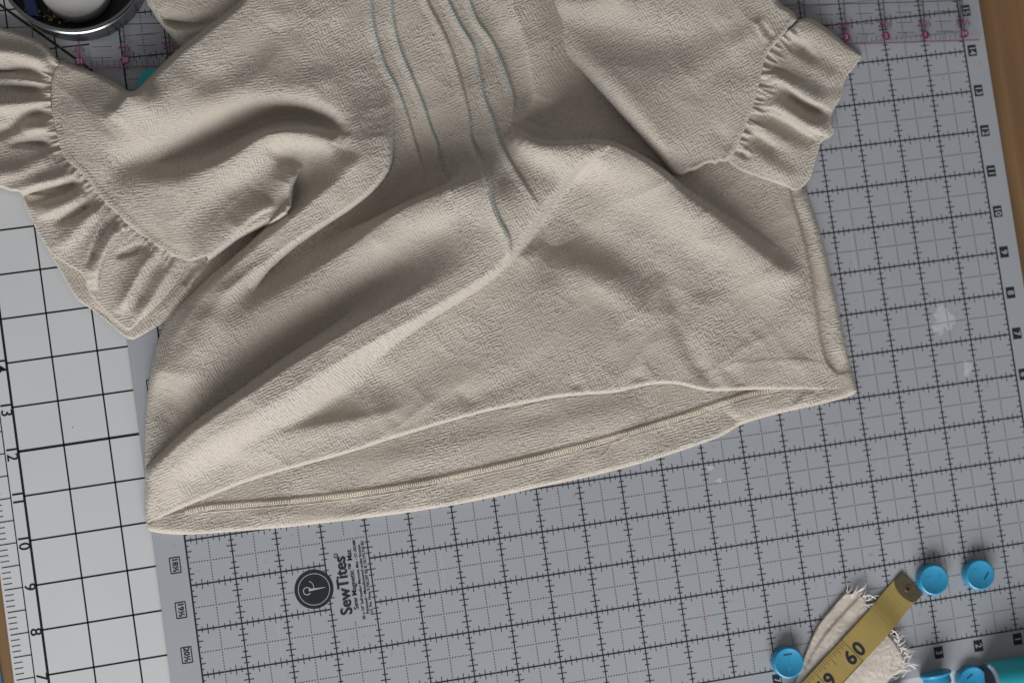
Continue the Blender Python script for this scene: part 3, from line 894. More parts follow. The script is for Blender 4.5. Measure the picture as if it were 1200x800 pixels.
def h_front_full(X, Y):
    H = h_front(X, Y)
    A = lambda *a, **k: add_fold(X, Y, H, *a, **k)
    # hollow between the upper sleeve and its lower roll
    A([(120, 196), (160, 188), (205, 184), (250, 172), (285, 155), (315, 142), (350, 137), (385, 145), (405, 162)], [-3, -9, -14, -17, -17, -15, -13, -10, -4], [40, 44, 42, 36, 28, 20, 14, 12, 12], [26, 20, 14, 10, 8, 7, 8, 12, 16])
    # crest of the lower roll
    A([(190, 228), (225, 212), (255, 197), (283, 179), (305, 163), (325, 157), (350, 158), (378, 164), (402, 178)], [2, 5, 9, 11, 12, 11, 10, 8, 3], [14, 10, 6, 5, 4, 4, 6, 9, 14], [40, 40, 36, 30, 24, 18, 15, 15, 16], rd='a')
    # end of the lower roll: a pinched point and a small pocket under it
    A([(216, 309), (240, 301), (260, 287), (278, 274), (300, 263), (324, 251), (335, 240), (338, 216), (346, 198), (349, 190)], [6, 12, 14, 14, 14, 14, 15, 15, 10, 2],
      [30, 34, 36, 34, 32, 30, 28, 22, 14, 9], [4, 4, 4, 4, 4, 4, 4, 4, 4, 5], rd='b')
    A([(312, 169), (322, 179), (338, 187)], -1.8, 4, 6)
    A([(360, 200), (388, 204), (415, 195)], -2.0, 14, 16)
    A([(266, 281), (279, 267), (295, 252), (311, 243), (330, 239)], [1, 3, 4, 4, 2], 22, 3.2, rd='b')
    # upper sleeve: crease where the cuff end turns back, bright shoulder below it
    A([(168, 96), (152, 112), (138, 130), (126, 144)], [11, 9, 6, 2], [5, 6, 8, 10], [60, 50, 40, 30], cap=False) if False else None
    A([(172, 92), (150, 114), (136, 132), (122, 146)], [9, 13, 9, 2], [44, 40, 32, 24], [5, 5, 7, 10])
    A([(80, 112), (108, 140), (140, 164), (176, 160), (230, 140), (300, 112), (380, 106)], [1, 3, 4, 4, 4, 4, 2], 30, 20)
    # shallow dents in the shoulder
    A([(330, 20), (300, 60), (255, 85), (215, 95)], -3.0, 22, 22)
    A([(395, 20), (385, 60), (380, 95)], -1.6, 18, 18)
    # the body beside the pintucks falls away to the right
    A([(604, -40), (612, 0), (626, 40), (634, 80), (636, 112), (626, 140)], [8, 8, 8, 7, 6, 3], [16, 16, 15, 14, 12, 10], [70, 60, 45, 35, 25, 16], cap=False) if False else None
    A([(600, -40), (608, 0), (622, 40), (631, 80), (634, 112), (622, 142)], [17, 17, 16, 14, 11, 3], [55, 50, 40, 30, 24, 16], [16, 16, 15, 14, 12, 10], core=[7, 7, 7, 7, 6, 4], cap=False)
    # right hand fold with a clean upper edge
    A([(596, 152), (624, 167), (650, 171), (698, 169), (730, 177), (770, 202), (800, 229), (850, 267), (898, 306), (935, 334)], [6, 14, 17, 19, 20, 19, 17, 14, 9, 3],
      [5, 4, 4, 4, 4, 5, 6, 8, 13, 18], [16, 18, 24, 46, 54, 46, 40, 38, 36, 34], rd='a')
    # hollow right of the long fold and soft dents on the lower front
    A([(628, 292), (660, 275), (700, 285), (735, 308), (770, 340)], [-3, -5, -4.5, -3.5, -2], 22, 24)
    A([(650, 318), (690, 322), (735, 345), (768, 385)], [2, 3.5, 3.5, 2], 20, 18)
    A([(770, 300), (790, 350), (800, 390), (815, 425), (830, 448)], [-1, -2, -2.5, -2.5, -1.5], 16, 10)
    A([(835, 340), (815, 380), (812, 410)], 1.5, 16, 12)
    A([(470, 440), (400, 465), (330, 497), (265, 535), (210, 572)], [-1, -4, -4.5, -4, -2], 18, 16)
    A([(270, 540), (320, 515), (370, 500), (430, 490), (480, 478)], [1, 2.6, 3, 2.4, 1], 8, 16)
    A([(560, 380), (520, 420), (480, 440), (430, 455)], -1.6, 26, 26)
    A([(640, 425), (600, 445), (560, 462), (500, 470)], -1.2, 12, 14)
    for (x, y, dx, dy, h) in ((553, 478, -16, -26, -1.5), (682, 462, -12, -22, -1.8), (752, 452, -9, -20, -1.8), (838, 456, -20, -34, -2.0), (866, 455, -12, -26, -1.8), (478, 505, -22, -20, -1.3), (955, 442, -30, -30, .9)):
        A([(x, y), (x + dx * .5, y + dy * .5), (x + dx, y + dy)], h * .7, 7, 10)
    # rows of shirring ripple by the hem
    for (x, y, h) in ((690, 458, .7), (765, 449, .8), (850, 455, .6)):
        A([(x, y), (x - 5, y - 14), (x - 9, y - 26)], h, 6, 4)
    A([(842, 425), (880, 424), (940, 422), (968, 430)], 0.35, 3, 6)
    A([(300, 578), (420, 545), (560, 503), (700, 478)], -1.0, 6, 5)
    # right side edge rolls
    A([(900, 310), (925, 322), (943, 345), (950, 390)], 1.8, 10, 20)
    # left side, wrinkles across the hip
    A([(180, 470), (205, 500), (225, 505)], -1.4, 8, 10)
    A([(176, 430), (215, 440), (245, 430)], 1.2, 10, 12)
    A([(240, 350), (300, 322), (320, 300)], 1.5, 9, 8)
    # pintucks, each a narrow stitched pleat lying to the right
    for i, T in enumerate(TUCKS):
        A(T, [1.9] * (len(T) - 1) + [0.9], 1.7, 10, cap=True) if False else None
        A(T, [1.8] * (len(T) - 1) + [0.9], 1.2, 8, cap=False)
        A([(x + 2.2, y) for x, y in T], -0.4, 1.2, 1.4)
        off = [(x - 10.5, y + 1.5) for x, y in T]
        A(off, -0.35, 5, 1.8, cap=True)
    # third tuck stands up where the front buckles
    A([(549, 160), (560, 186), (570, 204), (573, 232), (581, 256), (593, 279), (597, 300)], [.5, 1.5, 1.8, 1.8, 1.8, 1.2, .5], 2, 7)
    A([(520, 165), (516, 190), (526, 214)], -2.0, 12, 14)
    A([(560, 250), (530, 262), (490, 290)], -2.0, 18, 18)
    # topstitched seam of the cuff
    A([(p[0] + 5, p[1] - 3) for p in SEAM_L], 0.6, 3.5, 4.5, cap=False)
    # crinkle puckers beside the seam
    return np.maximum(H, 1.2)

front = Relief([(172, 616, 4, 1.0), (205, 599, 5, 2.0), (235, 586, 6, 2.6), (300, 561, 4.5, 3.4), (400, 533, 4.5, 3.8), (480, 508, 4.5, 3.8), (560, 485, 4.5, 3.8), (640, 468, 4.5, 3.8), (680, 463, 4.5, 3.8), (720, 460, 4.5, 3.8), (755, 452, 4.5, 3.8), (790, 450, 4.5, 3.8),
                (830, 458, 4.5, 3.8), (870, 457, 4.5, 3.5), (910, 456, 4.5, 3.4), (960, 456, 6, 2.8), (1001, 455, 4, 1.8), (996, 447, 4, 1.8), (983, 438, 5, 2.2), (970, 424, 4.5, 2.4), (962, 395, 4.5, 2.4), (956, 350, 4.5, 2.4), (948, 300, 4.5, 2.4), (938, 262, 4.5, 2.4), (927, 224, 4.5, 2.4),
                (915, 190, 0, 0), (860, 150, 0, 0), (780, 90, 0, 0), (720, 20, 0, 0), (705, -40, 0, 0),
                (320, -40, 9, 8), (280, 1, 9, 8), (240, 33, 9, 8), (205, 61, 9, 7), (178, 87, 8, 6), (156, 107, 6, 3), (136, 97, 7, 3), (115, 87, 7, 3), (90, 78, 7, 3), (68, 72, 5, 3),
                (59, 88, 3, 5), (57, 110, 3, 5), (60, 140, 3, 5), (66, 165, 3, 5), (75, 187, 3, 5), (95, 207, 3, 5), (120, 236, 3, 5), (150, 265, 3, 5), (180, 289, 3, 5), (205, 303, 3, 5), (222, 307, 4, 5),
                (243, 301, 0, 0), (232, 318, 5, 2), (218, 338, 6, 2), (203, 356, 6, 1), (190, 385, 8, 0.6), (181, 415, 9, .5), (174, 450, 9, .5), (170, 500, 9, .5), (170, 560, 8, .5), (170, 595, 6, .6)],
               1.15, h_front_full)
_fc = front.F.mean(1) if False else None
fx = front.X[front.F].mean(1); fy = front.Y[front.F].mean(1)
sleeve_poly = np.array([(45, 60), (115, 80), (156, 100), (230, 30), (300, -60), (338, -60), (350, 40), (385, 120), (372, 152), (356, 178), (350, 196), (341, 220), (338, 242), (326, 254), (300, 267), (262, 290), (243, 304), (222, 310), (150, 275), (60, 180), (40, 110)], float)
is_sl = inside(fx, fy, sleeve_poly)
fp = front.mesh('front_panel', M_LINEN, blouse, rot=math.radians(-24), sel=~is_sl)
sl = front.mesh('sleeve', M_LINEN, blouse, rot=math.radians(-8), sel=is_sl, shift=(100, 900))
tag(sl, 'left sleeve bunched into two thick rolls')
# teal thread on the pintucks
TEAL_SPAN = [(0.0, 0.70), (0.0, 0.95), (0.5, 0.97), (0.0, 0.85), (0.0, 0.95)]
for T, (a, b) in zip(TUCKS, TEAL_SPAN):
    c, _ = spline(T, dict(a=0.0), 3.4)
    v = []; f = []; n = len(c)
    for i in range(int(a * n), int(b * n) - 1):
        p0 = c[i]; p1 = c[i] * 0.22 + c[i + 1] * 0.78
        ox = -0.9
        pm = (p0 + p1) / 2
        add_tube(v, f, [front.at_point(p0[0] + ox, p0[1], -0.05), front.at_point(pm[0] + ox, pm[1], 0.16), front.at_point(p1[0] + ox, p1[1], -0.05)], 0.00023, 5)
    if v:
        o = mesh_obj('pintuck_stitching', v, f, M_TEAL_THREAD, fp, smooth=True)
        tag(o, 'teal stitching along a pintuck', kind='stuff')

# topstitching on the cuff seams
def topstitch(rel, pts, off, parent, step=4.6):
    c, _ = spline(pts, dict(a=0.0), step)
    v = []; f = []
    for i in range(1, len(c) - 1):
        t = c[i + 1] - c[i - 1]; t /= np.hypot(*t)
        n = np.array([t[1], -t[0]]) * off
        p0 = c[i] + n; p1 = c[i] + (c[i + 1] - c[i]) * 0.7 + n
        add_tube(v, f, [rel.at_point(*p0, 0.0), rel.at_point(*((p0 + p1) / 2), 0.14), rel.at_point(*p1, 0.0)], 0.00016, 4)
    o = mesh_obj('seam_stitching', v, f, M_THREAD, parent, smooth=True)
    o['kind'] = 'stuff'
topstitch(front, SEAM_L, 8.5, sl)

# ---- right sleeve
R_BASE = [(640, 0, 17), (680, 50, 18), (720, 100, 18), (770, 160, 16), (800, 195, 11), (850, 185, 10), (870, 140, 11), (890, 90, 12), (900, 60, 12), (930, 20, 11), (915, 0, 13), (700, -40, 20), (850, -40, 18),
          (780, 60, 18), (820, 120, 17), (860, 60, 16), (740, 20, 17), (840, 10, 17)]
def h_right(X, Y):
    H = tps(R_BASE, X, Y) + 0.35 * vnoise(X, Y, 60, 31) + 0.12 * vnoise(X, Y, 22, 33) + 0.9 * creases(X, Y, 36, 50, 1.8, 0.7)
    A = lambda *a, **k: add_fold(X, Y, H, *a, **k)
    A([(600, 30), (655, 28), (700, 38), (760, 48), (815, 44), (850, 20)], [-2, -4, -5, -5, -4, -2], 26, 30)
    A([(640, 0), (690, 4), (740, -10)], 3, 12, 22)
    A([(665, 75), (720, 120), (770, 165), (790, 190)], [2, 4, 4, 2], 30, 16)
    A([(800, 120), (840, 90), (880, 70)], -1.6, 18, 22)
    A([(850, 60), (880, 40), (895, 30)], 2, 14, 12)
    A([(892, 24), (898, 36), (908, 47)], -3.2, 3.5, 6)
    A([(885, 22), (893, 38), (903, 50)], 2.2, 8, 4)
    A([(830, 150), (845, 160), (850, 178)], -1.0, 9, 9)
    A([(p[0] - 4, p[1] - 1) for p in SEAM_R], 0.6, 4, 4, cap=False)
    A([(800, 202), (820, 195), (838, 188)], 1.5, 4, 3)
    return H
rsl = Relief([(612, -40, 26, 7), (622, 0, 26, 7), (628, 16, 26, 7), (641, 40, 26, 6), (660, 63, 28, 5), (680, 82, 28, 5), (701, 105, 28, 5), (721, 127, 28, 5), (745, 154, 24, 5), (765, 176, 18, 5), (780, 193, 10, 6), (789, 203, 6, 5), (799, 206, 4, 5),
              (808, 201, 4, 6), (816, 199, 4, 6), (826, 193, 4, 6), (834, 191, 4, 6), (838, 193, 3, 6), (843, 189, 3, 6), (850, 190, 3, 6), (854, 188, 3, 6), (863, 175, 2, 7), (875, 147, 2, 7), (885, 120, 2, 7), (892, 92, 2, 7), (899, 66, 2, 7), (915, 46, 2, 7), (935, 23, 4, 6), (932, 17, 6, 5),
              (925, 11, 6, 5), (912, 0, 8, 4), (890, -40, 8, 4)], 1.15, h_right)
rs = rsl.mesh('sleeve', M_LINEN, blouse, rot=math.radians(-28), shift=(-300, 300))
tag(rs, 'right sleeve lying flat across the blouse front')

# ---- ruffles
def crimps(X, Y, H, seam, n, seed, lmin, lmax, amp, side):
    c, _ = spline(seam, dict(a=0.0), 2.0); r = random.Random(seed)
    m = len(c)
    for k in range(n):
        i = int((0.05 + 0.9 * (k + 0.5 + r.uniform(-.4, .4)) / n) * (m - 4)) + 1
        i = min(max(i, 1), m - 2)
        t = c[i + 1] - c[i - 1]; t /= np.hypot(*t)
        nn = np.array([-t[1], t[0]]) * side
        L = r.uniform(lmin, lmax); sk = r.uniform(-0.35, 0.35)
        p0 = c[i] - nn * 2; p1 = c[i] + nn * L * .5 + t * sk * L * .4; p2 = c[i] + nn * L + t * sk * L
        add_fold(X, Y, H, [tuple(p0), tuple(p1), tuple(p2)], [amp, amp * r.uniform(.6, 1), 0], r.uniform(1.3, 2.4), r.uniform(1.3, 2.6), cap=False)

def gathers(X, Y, H, seam, seed, k1, k2):
    """Irregular gathers running out from the seam."""
    c, _ = spline(seam, dict(a=0.0), 3.0)
    s = np.r_[0, np.cumsum(np.hypot(*np.diff(c, axis=0).T))]
    d, sd, q = nearest(X, Y, c, dict(s=s), False)
    w = 3 * vnoise(X, Y, 30, seed + 3, 1)
    o = np.zeros_like(d)
    H += k1 * np.clip(d / 14, 0, 1) * vnoise(q['s'] + w, o, 17, seed, 1)
    H += k2 * np.exp(-d / 16) * (1 - np.abs(vnoise(q['s'] + w * .5, o, 6.5, seed + 1, 1)) * 2)

RR_BASE = [(853, 190, 6), (862, 175, 7), (885, 120, 8.5), (899, 66, 9), (935, 23, 9), (1008, 65, 3), (990, 100, 3.5), (972, 140, 5), (976, 155, 6), (955, 190, 4), (935, 222, 4), (900, 212, 6), (940, 150, 7), (930, 100, 8), (960, 70, 6)]
def h_rruf(X, Y):
    H = tps(RR_BASE, X, Y) + 0.3 * vnoise(X, Y, 26, 41)
    A = lambda p, h, a, b, **k: add_fold(X, Y, H, p, np.array(h) * 1.05, a, b, **k)
    A([(922, 44), (938, 36), (955, 40), (985, 60), (1005, 70)], [2, 3, 3, 2.0, 1], 14, 14)
    A([(928, 46), (940, 57), (950, 66), (962, 74)], [-3, -4, -2.5, -.5], 6, 8)
    A([(905, 70), (925, 66), (948, 76), (972, 92), (988, 100)], [1, 2.5, 3, 3, 2], 12, 16)
    A([(899, 85), (910, 82), (924, 86), (934, 94)], [-1.5, -2.6, -1.6, -.3], 4, 5)
    A([(896, 95), (912, 91), (930, 103), (955, 118), (977, 125)], [1, 4.5, 6.5, 6.5, 4], 14, 3.5, rd='b')
    A([(908, 103), (920, 107), (936, 120), (955, 130), (972, 137)], [-2, -5, -6, -6, -4], 4, 10)
    A([(890, 116), (907, 119), (928, 131), (950, 146), (976, 153)], [1, 2.5, 4.5, 6, 5.5], 11, 5, rd='b')
    A([(888, 131), (905, 138), (928, 150), (948, 162), (962, 167)], [-2, -3.2, -4, -3.6, -3], 5, 12)
    A([(880, 146), (898, 152), (922, 168), (940, 182)], [1.2, 1.8, 1.2, .3], 7, 8)
    A([(877, 156), (888, 161), (904, 172), (918, 180)], [-2, -3, -2, -.4], 4, 9)
    A([(865, 172), (885, 183), (915, 202), (938, 214)], [1.5, 2.5, 3.2, 2], 11, 14)
    A([(861, 174), (870, 180), (880, 187)], -2.5, 3, 3)
    crimps(X, Y, H, SEAM_R, 26, 5, 8, 26, 1.2, -1)
    gathers(X, Y, H, SEAM_R, 91, 1.0, 0.9)
    return np.maximum(H, 1.0)
rr = Relief([(936, 23, 3, 5), (946, 21, 5, 2), (958, 26, 6, 1.5), (975, 38, 6, 1.2), (992, 52, 5, 1.2), (1004, 61, 3, 1.0), (1010, 66, 2, .8), (1004, 75, 2, 1.2), (997, 84, 2, 1.5), (990, 94, 2, 2), (988, 104, 2, 2.2), (985, 115, 2, 2.5), (978, 127, 2, 3), (974, 137, 2, 2.5), (976, 146, 2, 4), (978, 154, 2, 4), (972, 162, 2, 3.5), (963, 166, 2, 2.5),
             (959, 178, 2, 2), (954, 195, 2, 2), (951, 206, 2, 2), (943, 217, 2, 2), (933, 224, 2, 2.5), (924, 221, 3, 2.5), (905, 214, 4, 3), (885, 207, 4, 3), (868, 200, 4, 4), (858, 194, 4, 4), (852, 189, 2, 5), (861, 174, 0, 0), (873, 147, 0, 0), (883, 120, 0, 0), (890, 92, 0, 0), (897, 65, 0, 0), (913, 45, 0, 0)], 0.9, h_rruf)
o = rr.mesh('sleeve_ruffle', M_LINEN, blouse, rot=math.radians(-24), shift=(50, -500))
tag(o, 'gathered ruffle of the right sleeve, wavy at its edge')
topstitch(rsl, SEAM_R, -5.5, rs)

# lower layer of the left ruffle (its far side, folded under)
def h_lund(X, Y):
    H = tps([(30, 235, 3), (60, 300, 3), (90, 350, 3), (150, 396, 2.5), (200, 370, 4), (230, 330, 6), (250, 300, 7), (150, 300, 5)], X, Y) + 0.3 * vnoise(X, Y, 24, 51)
    A = lambda *a, **k: add_fold(X, Y, H, *a, **k)
    A([(240, 308), (222, 330), (205, 350), (180, 375)], [3, 3, 2, 1], 6, 8)
    A([(215, 335), (222, 322), (228, 308)], -3, 4, 4)
    A([(100, 352), (125, 372), (148, 392)], -1.2, 4, 4)
    return np.maximum(H, 0.8)
lu = Relief([(26, 226, 2, 1), (36, 250, 2, 1), (48, 275, 2, 1), (60, 300, 2, 1), (75, 326, 2, 1), (90, 350, 2, 1), (105, 361, 2, 1), (122, 374, 2, 1), (138, 388, 2, 1), (150, 397, 3, .8), (156, 398, 4, .8), (170, 391, 6, .8), (190, 379, 7, .8), (205, 368, 7, .8), (218, 354, 7, 1), (227, 340, 6, 1), (231, 328, 5, 2), (238, 322, 4, 2), (246, 312, 4, 2), (251, 299, 3, 3), (220, 295, 0, 0), (150, 280, 0, 0), (80, 235, 0, 0)], 1.2, h_lund)
lu.mesh('ruffle_underside', M_LINEN, blouse, rot=math.radians(-35), shift=(700, 200))

RL_BASE = [(67, 73, 7), (57, 110, 7), (66, 165, 7), (95, 207, 8), (150, 265, 8.5), (205, 303, 8), (222, 306, 7), (0, 40, 6), (-40, 40, 6), (-40, 220, 4), (0, 215, 5), (25, 228, 4), (60, 296, 4.5), (97, 322, 5), (150, 386, 4), (190, 355, 6), (30, 120, 9), (100, 270, 8), (160, 320, 8)]
def h_lruf(X, Y):
    H = tps(RL_BASE, X, Y) + 0.3 * vnoise(X, Y, 26, 61)
    A = lambda p, h, a, b, **k: add_fold(X, Y, H, p, np.array(h) * 1.2, a, b, **k)
    A([(62, 78), (40, 68), (15, 62), (-30, 58)], [2, 4, 4, 3], 9, 9)
    A([(58, 92), (35, 85), (0, 84), (-30, 84)], [-1.5, -3.5, -4, -3], 6, 7)
    A([(57, 98), (35, 95), (5, 92)], 2, 5, 5)
    A([(57, 106), (40, 107), (15, 104), (-20, 102)], [-3, -4.5, -4, -3], 5, 6)
    A([(58, 120), (35, 122), (0, 124), (-30, 124)], [2, 4, 4.5, 4], 8, 9)
    A([(60, 135), (45, 134), (30, 136), (12, 152), (-20, 162)], [-3, -5, -5, -4, -3], 6, 8)
    A([(62, 148), (45, 150), (25, 154)], [2, 3.5, 2], 6, 7)
    A([(66, 171), (50, 170), (30, 168), (5, 170)], [-4, -5, -3, -2], 4, 6)
    A([(72, 182), (50, 190), (20, 202), (-20, 208)], [2, 5, 6, 5], 12, 12)
    A([(94, 206), (70, 212), (45, 217), (15, 224), (-20, 226)], [3, 6, 7, 6, 3], 4, 12, rd='a')
    A([(98, 212), (75, 221), (50, 228), (28, 234)], [-5, -8, -8, -6], 7, 8)
    A([(108, 224), (80, 238), (55, 248), (36, 254)], [1, 4, 4.5, 4], 8, 12)
    A([(116, 231), (100, 244), (82, 253), (60, 262)], [-4, -5, -4, -2], 5, 6)
    A([(124, 240), (110, 250), (88, 272), (65, 296)], [2, 3.5, 3.5, 2], 9, 9)
    A([(138, 253), (126, 262), (117, 278), (110, 296), (102, 314)], [-5, -6.5, -6, -5, -3], 6, 4)
    A([(146, 260), (134, 272), (122, 292), (112, 318), (110, 340)], [3, 6, 7, 5, 3], 3.5, 16, rd='a')
    A([(172, 285), (158, 292), (142, 298), (134, 300)], [-3, -4, -3, -1], 4, 4)
    A([(184, 290), (168, 312), (150, 345), (138, 368)], [2, 4, 4.5, 3], 7, 7)
    A([(194, 296), (180, 318), (166, 345), (156, 365)], [-2, -3.5, -3, -1.5], 6, 6)
    A([(206, 303), (192, 328), (175, 355), (158, 378)], [2, 3, 3, 2], 6, 7)
    crimps(X, Y, H, SEAM_L, 28, 8, 7, 18, 1.2, 1)
    gathers(X, Y, H, SEAM_L, 95, 1.2, 0.9)
    return np.maximum(H, 2.2)
lr = Relief([(70, 73, 0, 0), (64, 64, 4, 3), (52, 52, 5, 2.5), (40, 45, 5, 2.5), (22, 38, 5, 2), (0, 32, 5, 2), (-40, 25, 5, 2), (-40, 222, 3, 2), (-12, 222, 3, 1.5), (0, 220, 3, 1.5), (12, 224, 3, 1.5), (24, 226, 2, 1.8), (28, 238, 2, 2), (36, 256, 2, 2), (46, 276, 2, 2.2), (60, 297, 2, 2.4), (78, 310, 2, 2.6), (96, 321, 2, 3), (101, 335, 2, 3),
             (106, 346, 2, 3), (122, 363, 2, 2.6), (138, 378, 2, 2.4), (151, 387, 2, 2.4), (166, 375, 4, 2.6), (186, 357, 5, 2.8), (202, 340, 5, 3), (213, 325, 4, 3), (219, 312, 3, 4), (224, 304, 0, 0), (207, 300, 0, 0), (182, 286, 0, 0), (152, 262, 0, 0), (122, 233, 0, 0), (97, 204, 0, 0), (77, 184, 0, 0), (68, 162, 0, 0), (62, 140, 0, 0), (59, 110, 0, 0), (61, 88, 0, 0)], 0.95, h_lruf)
o = lr.mesh('sleeve_ruffle', M_LINEN, blouse, rot=math.radians(-12), shift=(-900, -200))
tag(o, 'gathered ruffle of the left sleeve, deeply folded')

# ---- rolled part of the back showing behind the shoulder
def h_roll(X, Y):
    H = tps([(180, 20, 9), (210, 52, 6), (240, 20, 14), (230, 0, 15), (280, 0, 14), (220, -40, 15), (200, 0, 13)], X, Y) + 0.3 * vnoise(X, Y, 24, 71)
    add_fold(X, Y, H, [(186, 12), (193, 23), (208, 29), (232, 30), (258, 24)], [-3, -5, -6, -6, -4], 9, 3)
    add_fold(X, Y, H, [(190, 30), (205, 36), (230, 36), (250, 30)], 1.6, 4, 8)
    return np.maximum(H, 1)
rl = Relief([(166, -40, 6, 3), (171, 0, 7, 2), (178, 13, 7, 2), (186, 26, 7, 1.5), (197, 39, 7, 1.5), (211, 55, 6, 1.5), (225, 60, 0, 0), (262, 30, 0, 0), (310, -10, 0, 0), (340, -40, 0, 0)], 1.4, h_roll)
rl.mesh('back_yoke', M_LINEN, blouse, rot=math.radians(20), shift=(40, 1200))

# ================================================================== blue magnets
def magnet_prof(s=1.0):
    return [(0, 0), (0.0086 * s, 0), (0.0092 * s, 0.0006), (0.0093 * s, 0.0058), (0.0090 * s, 0.0066), (0.0084 * s, 0.0070), (0.0078 * s, 0.00695), (0.0074 * s, 0.0067), (0, 0.0067)]
def magnet(px, py, label, marks, z=0.0, mat=None):
    p = spot(px, py, z + 0.0068)
    e = empty('sewing_magnet', (p.x, p.y, z))
    tag(e, label, 'magnet', 'blue sewing magnets')
    lathe('magnet_body', magnet_prof(), 48, mat or M_BLUE, e)
    for (x, y, ang, L, w, dark) in marks:
        q = Quads(0.00676)
        ca, sa = math.cos(ang), math.sin(ang)
        q.bar(x - ca * L / 2, y - sa * L / 2, x + ca * L / 2, y + sa * L / 2, w)
        q.build('scuff_mark', M_BLUE_DARK if dark else M_BLUE_SCUFF, e)
    return e
magnet(1095, 679, 'round blue magnet touching the metal tip of the tape measure', [(-.0038, .0018, .2, .0034, .0015, 0), (.0034, .0008, 1.2, .0036, .0013, 0), (-.001, -.0034, .2, .0022, .0009, 0)])
magnet(1149, 673, 'round blue magnet at far right with a slanted dark slot', [(.0036, -.0012, .85, .0052, .0011, 1), (-.0026, .0034, -.3, .003, .0012, 0)])
magnet(924.5, 776, 'round blue magnet left of the frayed scrap', [(0, .0048, .0, .0052, .0009, 1), (-.0002, -.0034, 1.57, .0026, .0012, 0), (0, .0012, 1.57, .004, .0006, 0)])
LOWZ = BOARD_Z
magnet(1141, 798, 'round blue magnet against the teal barrel at the bottom edge', [(-.002, .0034, .5, .0046, .001, 1)], LOWZ)
# one lying on its rim
p = spot(1097, 787, BOARD_Z + 0.0095)
e = empty('sewing_magnet', (p.x, p.y, BOARD_Z))
tag(e, 'blue magnet tipped on its side showing its flanged rim, cut by bottom edge', 'magnet', 'blue sewing magnets')
mg = lathe('magnet_body', [(0, 0), (0.0080, 0), (0.0082, 0.0008), (0.0080, 0.0048), (0.0093, 0.0056), (0.0095, 0.0066), (0.0090, 0.0072), (0.0074, 0.0072), (0, 0.0070)], 48, M_BLUE, e)
mg.rotation_euler = (math.radians(-93), 0, math.radians(5)); mg.location = (0, -0.0072, 0.0095)
# the one almost hidden behind the shoulder
magnet(181, 98, 'teal magnet peeping out from under the shoulder fold', [], 0.0, M_TEAL)

# ================================================================== teal barrels at the bottom edge
def barrel(px0, py0, px1, py1, r, label, name, ringed=True, mat=M_TEAL):
    z = BOARD_Z + r
    a = spot(px0, py0, z); b = spot(px1, py1, z)
    d = (b - a); L = d.length
    e = empty(name, (a.x, a.y, z), math.atan2(d.y, d.x))
    tag(e, label, 'marker')
    prof = [(0, 0), (r * .86, 0), (r * .95, 0.0006), (r, 0.002), (r, L * 0.5), (r, L), (0, L)]
    o = lathe('barrel', prof, 48, mat, e); o.rotation_euler = (0, math.pi / 2, 0)
    if ringed:
        o = lathe('end_ring', [(r * .80, -0.0006), (r * .93, -0.0008), (r * .97, 0.0), (r * .96, 0.0012)], 48, M_CHROME, e); o.rotation_euler = (0, math.pi / 2, 0)
        o = lathe('end_plug', [(0, -0.0003), (r * .80, -0.0004), (r * .82, 0.0003)], 48, M_INK, e); o.rotation_euler = (0, math.pi / 2, 0)
    return e
barrel(1160, 800, 1330, 776, 0.0125, 'thick teal marker barrel with a metal ring, cut off at lower right corner', 'marker')
barrel(1056, 806, 1030, 836, 0.0045, 'dark teal cap just showing below the frayed scrap', 'marker', False, M_TEAL)

# ================================================================== frayed scrap and tape measure
scrap = empty('fabric_scrap', (spot(980, 770).x, spot(980, 770).y, 0.0))
scrap.location = (0, 0, 0)
tag(scrap, 'pale frayed strip of fabric under the tape measure', 'fabric scrap')
def h_scrap(X, Y):
    H = np.full(X.shape, 2.0) + 0.35 * vnoise(X, Y, 20, 81)
    # upper ply folded over: a step along its edge
    c, at = spline([(1012, 694), (1003, 703), (985, 722), (968, 742), (952, 766), (936, 800), (925, 830)], dict(a=0.0))
    d, sd, _ = nearest(X, Y, c, at)
    H += 1.3 / (1 + np.exp(np.where(sd > 0, d, -d) / 0.8)) 
    add_fold(X, Y, H, [(1045, 735), (1030, 770), (1010, 805)], 1.5, 14, 14)
    return H
sc = Relief([(928, 830, 2, .3), (932, 800, 2, .3), (944, 764, 2, .3), (958, 733, 2, .3), (975, 711, 2, .3), (990, 694, 2, .3), (996, 693, 2, .3), (1000, 697, 2, .5), (1008, 695, 2, .5), (1014, 702, 2, .5), (1018, 712, 2, .5), (1019, 716, 2, .5),
             (1030, 730, 0, 0), (1040, 742, 2, .4), (1046, 748, 2, .4), (1052, 756, 2, .4), (1061, 772, 2, .4), (1062, 780, 2, .4), (1055, 788, 2, .4), (1045, 793, 2, .4), (1035, 806, 2, .4), (1010, 840, 2, .4), (960, 850, 0, 0)], 0.9, h_scrap)
sc.mesh('strip', M_SCRAP, scrap, rot=math.radians(40))
r_ = random.Random(12)
def fray(px, py, ang, n, L0, L1, spread):
    for k in range(n):
        a = ang + r_.uniform(-spread, spread); L = r_.uniform(L0, L1)
        x, y = px + r_.uniform(-5, 5), py + r_.uniform(-5, 5)
        pts = [(x, y)]
        for s in range(5):
            a += r_.uniform(-.45, .45)
            x += math.cos(a) * L / 5; y += math.sin(a) * L / 5
            pts.append((x, y))
        c, _ = spline(pts, dict(a=0.0), 2.0)
        m = len(c)
        v = [spot(*p, (2.6 - 1.6 * i / m + 1.5 * math.sin(3.1 * i / m)) * 0.001) for i, p in enumerate(c)]
        tube('frayed_thread', v, r_.uniform(.00016, .00036), M_LOOSE, scrap, 4, [1 - .5 * i / m for i in range(m)])
